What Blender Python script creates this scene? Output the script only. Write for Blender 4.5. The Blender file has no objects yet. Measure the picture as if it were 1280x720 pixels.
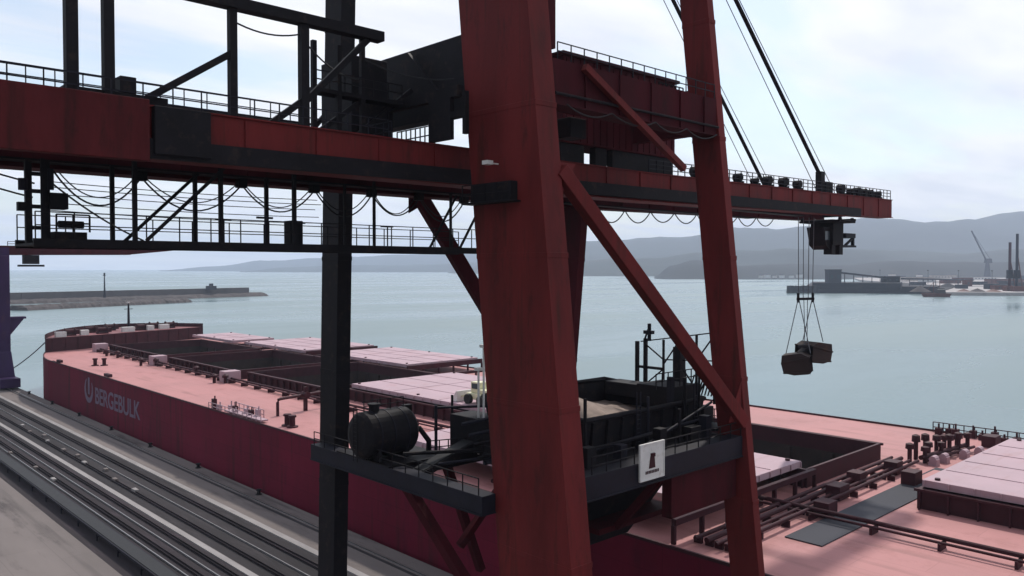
import bpy, math, random
from mathutils import Vector, Matrix, noise as mnoise
R = random.Random(7)
rad = math.radians
sc = bpy.context.scene
COL = sc.collection

# ------------------------------------------------------------------ materials
def mat(name, col, rough=.6, var=.25, scale=1.0, stretch=(1, 1, 1), bump=0, metal=0, spot=None, spot_amt=.5, spec=.2, fine=6.0, plates=None, runs=None):
    m = bpy.data.materials.new(name); m.use_nodes = True
    nt = m.node_tree; N = nt.nodes; L = nt.links
    b = N['Principled BSDF']; b.inputs['Roughness'].default_value = rough; b.inputs['Metallic'].default_value = metal
    b.inputs['Specular IOR Level'].default_value = spec
    tc = N.new('ShaderNodeTexCoord'); mp = N.new('ShaderNodeMapping'); mp.inputs['Scale'].default_value = stretch
    L.new(tc.outputs['Object'], mp.inputs['Vector'])
    n1 = N.new('ShaderNodeTexNoise'); n1.inputs['Scale'].default_value = scale; n1.inputs['Detail'].default_value = 8; n1.inputs['Roughness'].default_value = .65
    L.new(mp.outputs[0], n1.inputs['Vector'])
    r1 = N.new('ShaderNodeValToRGB'); e = r1.color_ramp.elements
    e[0].position = .3; e[1].position = .72
    e[0].color = [c * (1 - var) for c in col] + [1]; e[1].color = [min(1, c * (1 + var)) for c in col] + [1]
    L.new(n1.outputs['Fac'], r1.inputs['Fac'])
    out = r1.outputs['Color']
    if spot:
        n2 = N.new('ShaderNodeTexNoise'); n2.inputs['Scale'].default_value = scale * 2.3; n2.inputs['Detail'].default_value = 10
        n2.inputs['Roughness'].default_value = .7
        L.new(mp.outputs[0], n2.inputs['Vector'])
        r2 = N.new('ShaderNodeValToRGB'); r2.color_ramp.elements[0].position = .54; r2.color_ramp.elements[1].position = .68
        L.new(n2.outputs['Fac'], r2.inputs['Fac'])
        mm = N.new('ShaderNodeMath'); mm.operation = 'MULTIPLY'; mm.inputs[1].default_value = spot_amt
        L.new(r2.outputs['Color'], mm.inputs[0])
        mx = N.new('ShaderNodeMix'); mx.data_type = 'RGBA'
        L.new(mm.outputs[0], mx.inputs['Factor']); L.new(out, mx.inputs[6]); mx.inputs[7].default_value = list(spot) + [1]
        out = mx.outputs[2]
    if runs:      # rust runs: noise stretched hard along one axis
        m3 = N.new('ShaderNodeMapping'); m3.inputs['Scale'].default_value = runs[0]; L.new(tc.outputs['Object'], m3.inputs['Vector'])
        n4 = N.new('ShaderNodeTexNoise'); n4.inputs['Scale'].default_value = 1; n4.inputs['Detail'].default_value = 6; L.new(m3.outputs[0], n4.inputs['Vector'])
        r4 = N.new('ShaderNodeValToRGB'); r4.color_ramp.elements[0].position = .56; r4.color_ramp.elements[1].position = .72; L.new(n4.outputs['Fac'], r4.inputs['Fac'])
        m4 = N.new('ShaderNodeMath'); m4.operation = 'MULTIPLY'; m4.inputs[1].default_value = runs[2]; L.new(r4.outputs['Color'], m4.inputs[0])
        mx4 = N.new('ShaderNodeMix'); mx4.data_type = 'RGBA'; L.new(m4.outputs[0], mx4.inputs['Factor']); L.new(out, mx4.inputs[6]); mx4.inputs[7].default_value = list(runs[1]) + [1]; out = mx4.outputs[2]
    if plates:    # welded plates: slightly different tone per plate and a darker seam
        ax_, pw, ph, amt = plates
        sx = N.new('ShaderNodeSeparateXYZ'); L.new(tc.outputs['Object'], sx.inputs[0]); cx = N.new('ShaderNodeCombineXYZ')
        L.new(sx.outputs[ax_[0]], cx.inputs[0]); L.new(sx.outputs[ax_[1]], cx.inputs[1])
        bk = N.new('ShaderNodeTexBrick'); bk.inputs['Scale'].default_value = 1; bk.inputs['Brick Width'].default_value = pw; bk.inputs['Row Height'].default_value = ph
        bk.inputs['Mortar Size'].default_value = .05; bk.inputs['Mortar Smooth'].default_value = .4
        bk.inputs['Color1'].default_value = (1, 1, 1, 1); bk.inputs['Color2'].default_value = (1 - amt, 1 - amt, 1 - amt, 1); bk.inputs['Mortar'].default_value = (1 - 2.6 * amt,) * 3 + (1,)
        L.new(cx.outputs[0], bk.inputs['Vector'])
        mx5 = N.new('ShaderNodeMix'); mx5.data_type = 'RGBA'; mx5.blend_type = 'MULTIPLY'; mx5.inputs['Factor'].default_value = 1
        L.new(out, mx5.inputs[6]); L.new(bk.outputs['Color'], mx5.inputs[7]); out = mx5.outputs[2]
    L.new(out, b.inputs['Base Color'])
    rr = N.new('ShaderNodeMapRange'); rr.inputs['To Min'].default_value = max(.05, rough - .12); rr.inputs['To Max'].default_value = min(1, rough + .15)
    L.new(n1.outputs['Fac'], rr.inputs['Value']); L.new(rr.outputs[0], b.inputs['Roughness'])
    if bump:
        n3 = N.new('ShaderNodeTexNoise'); n3.inputs['Scale'].default_value = fine; n3.inputs['Detail'].default_value = 5
        L.new(tc.outputs['Object'], n3.inputs['Vector'])
        bp = N.new('ShaderNodeBump'); bp.inputs['Strength'].default_value = bump; bp.inputs['Distance'].default_value = .05
        L.new(n3.outputs['Fac'], bp.inputs['Height']); L.new(bp.outputs[0], b.inputs['Normal'])
    return m

M = dict(
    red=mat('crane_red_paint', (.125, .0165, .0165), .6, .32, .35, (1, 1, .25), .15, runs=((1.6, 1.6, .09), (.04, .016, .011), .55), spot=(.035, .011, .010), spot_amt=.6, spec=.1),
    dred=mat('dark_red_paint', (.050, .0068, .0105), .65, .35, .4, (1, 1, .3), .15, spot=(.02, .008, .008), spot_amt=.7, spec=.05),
    housing=mat('darker_red_housing', (.085, .0135, .0155), .65, .35, .5, (1, 1, .25), .15, spot=(.025, .010, .009), spot_amt=.75, spec=.08, runs=((1.5, 1.5, .1), (.02, .011, .009), .6)),  # darker, browner red than the near girder
    dark=mat('dark_and_shaded_steel', (.010, .0085, .011), .65, .4, .6, bump=.15, spot=(.036, .024, .020), spot_amt=.7, spec=.12),  # near-black steel; on the far leg and landside tie beam it paints shade
    slate=mat('blue_grey_steel', (.014, .0135, .021), .55, .35, .5, bump=.15, spot=(.016, .010, .010), spot_amt=.5, spec=.12),
    rope=mat('wire_rope', (.10, .10, .11), .5, .2, 2, metal=.5),
    cable=mat('rubber_cable', (.02, .02, .022), .6, .2, 2),
    deck=mat('salmon_deck_paint', (.42, .19, .185), .62, .12, .06, bump=.2, spot=(.30, .12, .11), spot_amt=.7, spec=.2, plates=('YX', 10, 3.2, .06), runs=((.4, .05, 1), (.25, .115, .105), .7)),
    hull=mat('maroon_hull_paint', (.135, .0095, .027), .6, .25, .12, (1, 1, .35), .08, spot=(.06, .008, .018), spot_amt=.5, spec=.06, plates=('YZ', 9, 2.6, .10), runs=((1, .55, .05), (.045, .014, .014), .75)),
    boot=mat('hull_boot_topping', (.025, .013, .018), .6, .3, .15, (1, 1, .3), .1),
    cover=mat('pale_hatch_paint', (.40, .275, .31), .6, .10, .12, bump=.1, spec=.25, spot=(.37, .2, .215), spot_amt=.55, plates=('YX', 5.5, 2.8, .03), runs=((.12, .9, 1), (.30, .17, .16), .4)),
    fdeck=mat('worn_forecastle_deck', (.20, .075, .08), .6, .25, .1, bump=.2, spot=(.10, .04, .045), spot_amt=.6),
    maroon=mat('dark_maroon_fittings', (.045, .012, .017), .6, .3, .5, bump=.15, spec=.15),
    hold=mat('rusty_hold_steel', (.035, .024, .022), .8, .4, .3, bump=.2, spot=(.08, .035, .02), spot_amt=.6),
    ore=mat('dusty_ore', (.25, .195, .165), .9, .3, .8, bump=.6, fine=3),
    white=mat('weathered_white_paint', (.62, .60, .58), .5, .12, .8, spot=(.35, .27, .22), spot_amt=.5),
    lilac=mat('faded_hull_lettering', (.14, .11, .16), .5, .22, .6),
    cream=mat('cream_machine_paint', (.66, .63, .42), .45, .12, .8, spot=(.45, .36, .2), spot_amt=.4),
    tyre=mat('black_tyre', (.02, .02, .02), .8, .2, 3),
    glass=mat('dark_cab_glass', (.05, .07, .08), .08, .1, 1),
    purple=mat('purple_blue_crane_paint', (.03, .0095, .058), .5, .3, .3, (1, 1, .3), .1, spot=(.07, .03, .05), spot_amt=.5),
    concrete=mat('quay_concrete', (.165, .14, .132), .85, .22, .09, (1, .18, 1), .3, spot=(.055, .045, .045), spot_amt=.85, runs=((.5, .02, 1), (.05, .042, .042), .7), plates=('YX', 12, 5.5, .07)),
    asphalt=mat('dark_track_bed', (.030, .026, .028), .9, .45, .25, (1, .12, 1), .4, spot=(.075, .062, .066), spot_amt=.55),
    asphalt2=mat('oily_track_bed', (.026, .020, .023), .85, .5, .35, (1, .1, 1), .4, spot=(.07, .05, .062), spot_amt=.55),
    kerb=mat('pale_rail_beam', (.26, .24, .235), .8, .2, .5, (1, .25, 1), .2, spot=(.2, .18, .18), spot_amt=.6),
    steel=mat('worn_rail_steel', (.25, .24, .24), .35, .2, 2, metal=.8),
    rock=mat('breakwater_rock', (.065, .054, .052), .9, .4, .05, bump=.8, fine=.6),
    mole=mat('breakwater_concrete', (.11, .098, .095), .9, .25, .03, bump=.3),
    hill=mat('scrub_hillside', (.03, .036, .032), .9, .5, .0018, spot=(.06, .055, .05), spot_amt=.5),
    wood=mat('dark_scrub', (.012, .014, .014), .9, .5, .006, spot=(.035, .03, .028), spot_amt=.4),
    yard=mat('pale_port_yard', (.36, .33, .32), .9, .25, .012, (1, 1, 1), spot=(.16, .14, .14), spot_amt=.8),
    darkyard=mat('dark_port_mole', (.022, .020, .024), .9, .35, .02, spot=(.05, .045, .045), spot_amt=.4),
    grey=mat('grey_port_concrete', (.05, .05, .06), .8, .2, .05),
    beige=mat('beige_wall', (.42, .37, .33), .8, .15, .1),
    rust=mat('rust_red_hull', (.11, .04, .03), .7, .3, .2),
)

# ------------------------------------------------------------------ mesh builder
class MB:
    def __init__(s): s.v = []; s.f = []; s.smooth = False
    def add(s, v, f):
        o = len(s.v); s.v += [Vector(p) for p in v]; s.f += [tuple(i + o for i in q) for q in f]; return s
    def hexa(s, b, t):       # 4 bottom, 4 top, counter-clockwise from above
        return s.add(list(b) + list(t), [(3, 2, 1, 0), (4, 5, 6, 7), (0, 1, 5, 4), (1, 2, 6, 5), (2, 3, 7, 6), (3, 0, 4, 7)])
    def box(s, x0, y0, z0, x1, y1, z1):
        return s.hexa([(x0, y0, z0), (x1, y0, z0), (x1, y1, z0), (x0, y1, z0)], [(x0, y0, z1), (x1, y0, z1), (x1, y1, z1), (x0, y1, z1)])
    def beam(s, p, q, w, h=None, up=(0, 0, 1)):
        p = Vector(p); q = Vector(q); h = h or w; d = (q - p).normalized(); u = Vector(up)
        if abs(d.dot(u)) > .98: u = Vector((1, 0, 0))
        a = d.cross(u).normalized(); u = a.cross(d)
        a *= w / 2; u *= h / 2
        return s.add([p - a - u, p + a - u, p + a + u, p - a + u, q - a - u, q + a - u, q + a + u, q - a + u],
                     [(0, 1, 2, 3), (7, 6, 5, 4), (1, 0, 4, 5), (2, 1, 5, 6), (3, 2, 6, 7), (0, 3, 7, 4)])
    def path(s, pts, r, n=8, cap=True):
        pts = [Vector(p) for p in pts]; v = []; f = []; rr = r if isinstance(r, (list, tuple)) else [r] * len(pts)
        for i, p in enumerate(pts):
            d = (pts[min(i + 1, len(pts) - 1)] - pts[max(i - 1, 0)]).normalized()
            u = Vector((0, 0, 1)) if abs(d.z) < .95 else Vector((1, 0, 0))
            a = d.cross(u).normalized(); u = a.cross(d)
            for k in range(n):
                t = 2 * math.pi * k / n; v.append(p + (a * math.cos(t) + u * math.sin(t)) * rr[i])
        for i in range(len(pts) - 1):
            for k in range(n):
                f.append((i * n + k, i * n + (k + 1) % n, (i + 1) * n + (k + 1) % n, (i + 1) * n + k))
        if cap: f += [tuple(range(n - 1, -1, -1)), tuple(range((len(pts) - 1) * n, len(pts) * n))]
        return s.add(v, f)
    def tube(s, p, q, r, n=10): return s.path([p, q], r, n)
    def prism(s, poly, z0, z1, bottom=True):
        n = len(poly); v = [(x, y, z0) for x, y in poly] + [(x, y, z1) for x, y in poly]
        f = [tuple(range(n, 2 * n))] + ([tuple(range(n - 1, -1, -1))] if bottom else [])
        f += [(i, (i + 1) % n, n + (i + 1) % n, n + i) for i in range(n)]
        return s.add(v, f)
    def sag(s, p, q, drop, r, n=10):
        p = Vector(p); q = Vector(q)
        return s.path([p.lerp(q, i / n) - Vector((0, 0, drop * 4 * (i / n) * (1 - i / n))) for i in range(n + 1)], r, 6)
    def rail(s, pts, h=1.1, gap=1.5, r=.03, bars=2):
        for p, q in zip(pts, pts[1:]):
            p = Vector(p); q = Vector(q); n = max(1, round((q - p).length / gap))
            for i in range(n + 1):
                c = p.lerp(q, i / n); s.beam(c, c + Vector((0, 0, h)), r * 2)
            for k in range(1, bars + 1):
                o = Vector((0, 0, h * k / bars)); s.beam(p + o, q + o, r * 2)
        return s
    def build(s, name, m, parent=None, loc=None, bevel=0, smooth=False):
        me = bpy.data.meshes.new(name)
        base = Vector(parent['_w']) if parent else Vector(loc or (0, 0, 0))
        me.from_pydata([p - base for p in s.v], [], s.f); me.materials.append(m); me.update()
        if smooth: me.polygons.foreach_set('use_smooth', [True] * len(me.polygons))
        o = bpy.data.objects.new(name, me); COL.objects.link(o)
        if parent: o.parent = parent
        else: o.location = base
        o['_w'] = list(base)
        if bevel:
            b = o.modifiers.new('bevel', 'BEVEL'); b.width = bevel; b.segments = 2; b.limit_method = 'ANGLE'
        return o

def tag(o, label, cat, group=None):
    o['label'] = label; o['category'] = cat
    if group: o['group'] = group
    return o
def thing(name, label, cat, loc, group=None):
    o = bpy.data.objects.new(name, None); COL.objects.link(o); o.location = loc; o['_w'] = list(loc)
    o.empty_display_size = .5
    return tag(o, label, cat, group)
def struct(o, kind='structure'): o['kind'] = kind; return o
def copy_tree(o, loc=None, parent=None):
    c = o.copy(); COL.objects.link(c)
    if parent: c.parent = parent
    if loc is not None: c.location = loc
    for ch in list(o.children): copy_tree(ch, None, c)
    return c

# ------------------------------------------------------------------ camera
cd = bpy.data.cameras.new('camera'); cam = bpy.data.objects.new('camera', cd); COL.objects.link(cam)
cd.sensor_width = 36; cd.lens = 36 * 1020 / 1280; cd.clip_start = .5; cd.clip_end = 90000
cam.location = (0, 0, 35); cam.rotation_euler = (rad(90) - math.atan(25 / 1020), 0, -rad(43.4))
sc.camera = cam

# ------------------------------------------------------------------ light, sky, view
SUN_EL, SUN_AZ = 52, 62        # azimuth measured from +Y towards +X
w = bpy.data.worlds.new('World'); sc.world = w; w.use_nodes = True
nt = w.node_tree; N = nt.nodes; L = nt.links
bg = N['Background']; out = N['World Output']
sky = N.new('ShaderNodeTexSky'); sky.sky_type = 'NISHITA'; sky.sun_disc = False
sky.sun_elevation = rad(SUN_EL); sky.sun_rotation = rad(SUN_AZ); sky.altitude = 30; sky.dust_density = .8; sky.ozone_density = 2.0; sky.air_density = 1.3
L.new(sky.outputs[0], bg.inputs['Color']); bg.inputs['Strength'].default_value = .10
tc = N.new('ShaderNodeTexCoord'); sp = N.new('ShaderNodeSeparateXYZ'); L.new(tc.outputs['Generated'], sp.inputs[0])
def mth(op, a, b=None):
    n = N.new('ShaderNodeMath'); n.operation = op
    for i, x in enumerate((a, b)):
        if x is None: continue
        if isinstance(x, (int, float)): n.inputs[i].default_value = x
        else: L.new(x, n.inputs[i])
    return n.outputs[0]
zc = mth('ADD', mth('MAXIMUM', sp.outputs['Z'], 0), .10)
cb = N.new('ShaderNodeCombineXYZ'); L.new(mth('DIVIDE', sp.outputs['X'], zc), cb.inputs[0]); L.new(mth('DIVIDE', sp.outputs['Y'], zc), cb.inputs[1])
mp = N.new('ShaderNodeMapping'); mp.inputs['Rotation'].default_value = (0, 0, rad(35)); mp.inputs['Scale'].default_value = (.8, 1.7, 1); mp.inputs['Location'].default_value = (3.1, .7, 0)
L.new(cb.outputs[0], mp.inputs[0])
cn = N.new('ShaderNodeTexNoise'); cn.inputs['Scale'].default_value = .75; cn.inputs['Detail'].default_value = 9; cn.inputs['Roughness'].default_value = .52; cn.inputs['Distortion'].default_value = .35
L.new(mp.outputs[0], cn.inputs['Vector'])
cr = N.new('ShaderNodeValToRGB'); cr.color_ramp.elements[0].position = .41; cr.color_ramp.elements[1].position = .55
cr.color_ramp.elements[0].color = (.40, .40, .40, 1)
L.new(cn.outputs['Fac'], cr.inputs[0])
# thickening toward the horizon
hz = N.new('ShaderNodeMapRange'); hz.inputs['From Min'].default_value = .0; hz.inputs['From Max'].default_value = .12; hz.inputs['To Min'].default_value = 1; hz.inputs['To Max'].default_value = 0
L.new(sp.outputs['Z'], hz.inputs['Value'])
fac = mth('MAXIMUM', cr.outputs[0], hz.outputs[0])
cn2 = N.new('ShaderNodeTexNoise'); cn2.inputs['Scale'].default_value = 1.6; cn2.inputs['Detail'].default_value = 7; L.new(mp.outputs[0], cn2.inputs['Vector'])
ccol = N.new('ShaderNodeValToRGB'); ccol.color_ramp.elements[0].position = .35; ccol.color_ramp.elements[1].position = .62
ccol.color_ramp.elements[0].color = (.76, .79, .87, 1); ccol.color_ramp.elements[1].color = (.93, .94, .98, 1)
L.new(cn2.outputs['Fac'], ccol.inputs[0])
bg2 = N.new('ShaderNodeBackground'); dp = N.new('ShaderNodeVectorMath'); dp.operation = 'DOT_PRODUCT'; L.new(tc.outputs['Generated'], dp.inputs[0])
dp.inputs[1].default_value = (math.sin(rad(SUN_AZ)) * math.cos(rad(SUN_EL)), math.cos(rad(SUN_AZ)) * math.cos(rad(SUN_EL)), math.sin(rad(SUN_EL)))
gl = N.new('ShaderNodeMapRange'); gl.inputs['From Min'].default_value = -.5; gl.inputs['From Max'].default_value = .35; gl.inputs['To Min'].default_value = .22; gl.inputs['To Max'].default_value = .80
L.new(dp.outputs['Value'], gl.inputs['Value'])
L.new(ccol.outputs[0], bg2.inputs['Color']); L.new(gl.outputs[0], bg2.inputs['Strength'])
ms = N.new('ShaderNodeMixShader'); L.new(fac, ms.inputs[0]); L.new(bg.outputs[0], ms.inputs[1]); L.new(bg2.outputs[0], ms.inputs[2]); L.new(ms.outputs[0], out.inputs['Surface'])

sd = bpy.data.lights.new('sun', 'SUN'); sd.energy = 2.3; sd.angle = rad(2.5); sd.color = (1, .95, .88)
so = bpy.data.objects.new('sun', sd); COL.objects.link(so)
dirv = Vector((math.sin(rad(SUN_AZ)) * math.cos(rad(SUN_EL)), math.cos(rad(SUN_AZ)) * math.cos(rad(SUN_EL)), math.sin(rad(SUN_EL))))
so.rotation_euler = dirv.to_track_quat('Z', 'Y').to_euler(); so.location = (0, 0, 120)
vs = sc.view_settings; vs.view_transform = 'Standard'; vs.look = 'None'; vs.gamma = 1; vs.exposure = .55; vs.use_curve_mapping = False

# ------------------------------------------------------------------ water
wm = bpy.data.materials.new('harbour_water'); wm.use_nodes = True; nt = wm.node_tree; N = nt.nodes; L = nt.links
b = N['Principled BSDF']; b.inputs['IOR'].default_value = 1.33
tc = N.new('ShaderNodeTexCoord'); mp = N.new('ShaderNodeMapping'); mp.inputs['Rotation'].default_value = (0, 0, rad(-40)); mp.inputs['Scale'].default_value = (.35, 1, 1)
L.new(tc.outputs['Object'], mp.inputs[0])
nA = N.new('ShaderNodeTexNoise'); nA.inputs['Scale'].default_value = .006; nA.inputs['Detail'].default_value = 6; L.new(mp.outputs[0], nA.inputs[0])
ra = N.new('ShaderNodeValToRGB'); ra.color_ramp.elements[0].position = .35; ra.color_ramp.elements[1].position = .68
ra.color_ramp.elements[0].color = (.080, .142, .152, 1); ra.color_ramp.elements[1].color = (.150, .205, .212, 1)
L.new(nA.outputs['Fac'], ra.inputs[0]); L.new(ra.outputs[0], b.inputs['Base Color'])
rr = N.new('ShaderNodeMapRange'); rr.inputs['From Min'].default_value = .35; rr.inputs['From Max'].default_value = .65; rr.inputs['To Min'].default_value = .14; rr.inputs['To Max'].default_value = .42
L.new(nA.outputs['Fac'], rr.inputs[0]); L.new(rr.outputs[0], b.inputs['Roughness'])
nB = N.new('ShaderNodeTexNoise'); nB.inputs['Scale'].default_value = .8; nB.inputs['Detail'].default_value = 5; L.new(tc.outputs['Object'], nB.inputs[0])
bp = N.new('ShaderNodeBump'); bp.inputs['Strength'].default_value = .06; bp.inputs['Distance'].default_value = .3; L.new(nB.outputs['Fac'], bp.inputs['Height']); L.new(bp.outputs[0], b.inputs['Normal'])
struct(MB().add([(-3000, -3000, -3), (16800, -3000, -3), (16800, 16800, -3), (-3000, 16800, -3)], [(0, 1, 2, 3)]).build('water', wm))

# ------------------------------------------------------------------ haze
hm = bpy.data.materials.new('haze'); hm.use_nodes = True; nt = hm.node_tree
for n in list(nt.nodes):
    if n.type != 'OUTPUT_MATERIAL': nt.nodes.remove(n)
pv = nt.nodes.new('ShaderNodeVolumePrincipled'); pv.inputs['Color'].default_value = (.70, .81, 1.0, 1); pv.inputs['Density'].default_value = 9e-5
pv.inputs['Anisotropy'].default_value = .1
nt.links.new(pv.outputs[0], [n for n in nt.nodes if n.type == 'OUTPUT_MATERIAL'][0].inputs['Volume'])
struct(MB().box(-3200, -3200, -16, 17000, 17000, 640).build('haze', hm), 'stuff')

# ------------------------------------------------------------------ quay
QE = 58.6
q = MB(); q.prism([(-160, -160), (QE, -160), (QE, 420), (-160, 420)], -15, 0); struct(q.build('quay', M['concrete'], bevel=.12))
def sheet(name, x0, x1, z0, z1, m):
    return struct(MB().box(x0, -150, z0, x1, 415, z1).build(name, m))
sheet('track_bed', 42.3, 50.2, -.1, .004, M['asphalt'])
sheet('track_bed', 31.0, 41.2, -.1, .004, M['asphalt2'])
sheet('rail_kerb', 50.3, 51.2, -.1, .14, M['kerb'])
sheet('rail_kerb', 41.3, 42.1, -.1, .14, M['kerb'])
sheet('drain_strip', 55.0, 55.5, -.1, .008, M['asphalt'])
for x, lab in ((55.9, 'worn steel crane rail nearest the quay edge'), (36.2, 'worn steel crane rail on the dark track bed farther from the ship'), (46.2, 'thin steel rail down the middle of the dark track bed between pale kerbs'), (38.8, 'steel rail on the oily track bed next to the lower pale kerb')):
    r = MB(); r.box(x - .09, -150, -.05, x + .09, 415, .02); r.box(x - .03, -150, .02, x + .03, 415, .14); r.box(x - .07, -150, .14, x + .07, 415, .2)
    tag(r.build('crane_rail', M['steel']), lab, 'rail')
for x, w_, lab in ((44.0, .5, 'narrow steel cable trough on the dark track bed beside the upper pale kerb row'), (48.4, .6, 'steel cable trough on the dark track bed closest to the brighter pale kerb'), (40.2, .45, 'thin steel cable trough tight against the lower pale kerb'), (37.3, .5, 'steel cable trough in the middle of the oily track bed')):
    r = MB(); r.box(x - w_ / 2, -150, -.02, x - w_ / 2 + .06, 415, .26); r.box(x + w_ / 2 - .06, -150, -.02, x + w_ / 2, 415, .26); r.box(x - w_ / 2 + .06, -150, -.02, x + w_ / 2 - .06, 415, .05)
    tag(r.build('cable_trough', M['asphalt2']), lab, 'trough')
# low belt conveyor beside the inner kerb
cv = thing('belt_conveyor', 'low dark belt conveyor running along the quay beside the pale kerbs', 'conveyor', (33.5, 150, 0))
c = MB(); c.box(32.6, -120, .9, 32.75, 400, 1.15); c.box(34.4, -120, .9, 34.55, 400, 1.15)
for y in range(-120, 400, 8): c.box(32.6, y, 0, 32.75, y + .15, .9); c.box(34.4, y, 0, 34.55, y + .15, .9); c.box(32.75, y, .5, 34.4, y + .15, .62)
c.build('frame', M['slate'], cv)
MB().box(32.8, -120, 1.16, 34.35, 400, 1.22).build('belt', M['cable'], cv)
# pale blocks left lying on the track bed
pl = [(45.0, 205, 1.1), (44.6, 196, .7), (45.2, 189.5, 1.3), (44.9, 183, .8), (44.4, 172, 1.1), (45.1, 165, .9), (44.7, 158, 1.2), (45.3, 150, .8), (44.8, 142, 1.0), (44.5, 133, 1.2), (36.9, 176, .9), (37.4, 160, .8), (37.0, 149, 1.2)]
kinds = ['long pale concrete block lying on the dark track bed {}', ]
for i, (x, y, s) in enumerate(pl):
    s *= .75; x += R.uniform(-.6, .6)
    m = MB(); m.hexa([(x - .4, y - s, .004), (x + .35, y - s * .9, .004), (x + .4, y + s, .004), (x - .35, y + s * .95, .004)], [(x - .32, y - s * .9, .42), (x + .3, y - s * .85, .38), (x + .33, y + s * .9, .42), (x - .3, y + s * .9, .36)])
    o = m.build('concrete_block', M['concrete'] if i % 3 else M['kerb'], loc=(x, y, 0), bevel=.05)
    tag(o, 'pale concrete block lying between the two pale kerbs of the track bed' if x > 42 else 'pale concrete block lying on the oily track bed below the lower kerb', 'block', 'pale blocks along the track beds')
# bollards on the quay edge
def bollard(y, lab):
    m = MB(); m.path([(57.7, y, 0), (57.7, y, .08), (57.7, y, .1), (57.7, y, .55), (57.7, y, .62), (57.7, y, .78), (57.7, y, .84)], [.5, .5, .3, .24, .42, .42, .2], 12)
    return tag(m.build('mooring_bollard', M['dark'], loc=(57.7, y, 0), smooth=False), lab, 'bollard', 'bollards along the quay edge')
for y in (118, 141, 164, 187, 210, 233, 256): bollard(y, 'black iron mooring bollard on the quay edge beside the maroon hull')
bollard(296, 'black mooring bollard at far quay edge where the bow line is tied')

# ------------------------------------------------------------------ bulk carrier
XN, XF, XC, DK = 59.75, 132.5, 96.1, 10.0
def hb(y):
    if y <= 245: return 36.37
    t = min(1, (y - 245) / 61); return 36.37 * math.sqrt(max(0, 1 - t ** 1.45))
ys = [-46, 245] + [245 + 61 * (i / 16) for i in range(1, 16)] + [304.5, 305.6, 306]
ship = thing('bulk_carrier', 'huge red bulk carrier with salmon deck and open holds moored along the quay', 'ship', (XC, 120, -3))
def hullpoly(off=0, y0=-46, ymax=999):
    l = [(XC - max(.0, hb(y) - off), y) for y in ys if y0 <= y]
    r = [(XC + max(.0, hb(y) - off), y) for y in reversed(ys) if y0 <= y]
    p = ([(XC - hb(y0) + off, y0)] if y0 not in ys else []) + l + r[1:] + ([(XC + hb(y0) - off, y0)] if y0 not in ys else [])
    return list(reversed(p))
def shell(poly, z0, z1):
    m = MB(); n = len(poly); m.add([(x, y, z0) for x, y in poly] + [(x, y, z1) for x, y in poly], [(i, (i + 1) % n, n + (i + 1) % n, n + i) for i in range(n)]); return m
hp = hullpoly()
hull = shell(hp, -1.2, DK).build('hull', M['hull'], ship)
m = shell(hp, -12, -1.2); m.build('boot_topping', M['boot'], ship)
# hatches: (opening y0,y1, x0,x1)
H = [(219, 259, 80.5, 107), (175, 212, 80.3, 108), (138, 170, 81.5, 109), (94, 133.5, 84, 109), (44.3, 87, 88, 107.5), (-4, 32, 89, 119)]
# deck as strips around the openings
d = MB()
def dq(x0, y0, x1, y1): d.add([(x0, y0, DK), (x1, y0, DK), (x1, y1, DK), (x0, y1, DK)], [(0, 1, 2, 3)])
prev = 259
for (y0, y1, x0, x1) in H:
    if y1 < prev: dq(XN, y1, XF, prev)
    dq(XN, y0, x0, y1); dq(x1, y0, XF, y1); prev = y0
dq(XN, -46, XF, prev)
dd = d.v; 
# trim the first hatch strips to the bow curve
d2 = MB()
def clampx(v): 
    h = hb(v.y); return Vector((max(XC - h, min(XC + h, v.x)), v.y, v.z))
d.v = [clampx(v) for v in d.v]
bowp = [p for p in hullpoly(0, 259)]
d.add([(x, y, DK) for x, y in bowp], [tuple(range(len(bowp)))])
# fill slivers along the curve between y 245 and 259
ss = [245, 248.8, 252.6, 256.4, 259]
for s in (-1, 1):
    for a, c_ in zip(ss, ss[1:]):
        e0 = XC + s * hb(a); e1 = XC + s * hb(c_); i0 = XC + s * 14
        if s < 0: i0 = 80.5
        else: i0 = 107
        pts = [(e0, a, DK - .004), (i0, a, DK - .004), (i0, c_, DK - .004), (e1, c_, DK - .004)]
        d.add(pts, [(0, 1, 2, 3) if s < 0 else (3, 2, 1, 0)])
d.build('deck', M['deck'], ship)
# gunwale bar
for s in (-1, 1):
    g = MB()
    pts = [(XC + s * (hb(y) - .12), y, DK + .14) for y in [-46, 30, 100, 180] + ys[1:9]]
    for p, q_ in zip(pts, pts[1:]): g.beam(p, q_, .24, .28)
    g.build('gunwale', M['maroon'], ship)
# forecastle
FB = 270.5
FS = 16.8 / 54
fp = [p for p in hullpoly(0, FB) if p[1] >= FB + (p[0] - 65.9) * FS - .3 and p[1] > FB + .01]
SB = max(p[1] for p in fp if p[0] > 118) if any(p[0] > 118 for p in fp) else 287
yS = 287.0; xS = XC + hb(yS)
fp = [p for p in fp if not (p[0] > XC and p[1] < yS)]
iM = min(range(len(fp)), key=lambda i: fp[i][0]); fp = fp[iM:] + fp[:iM]
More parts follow.
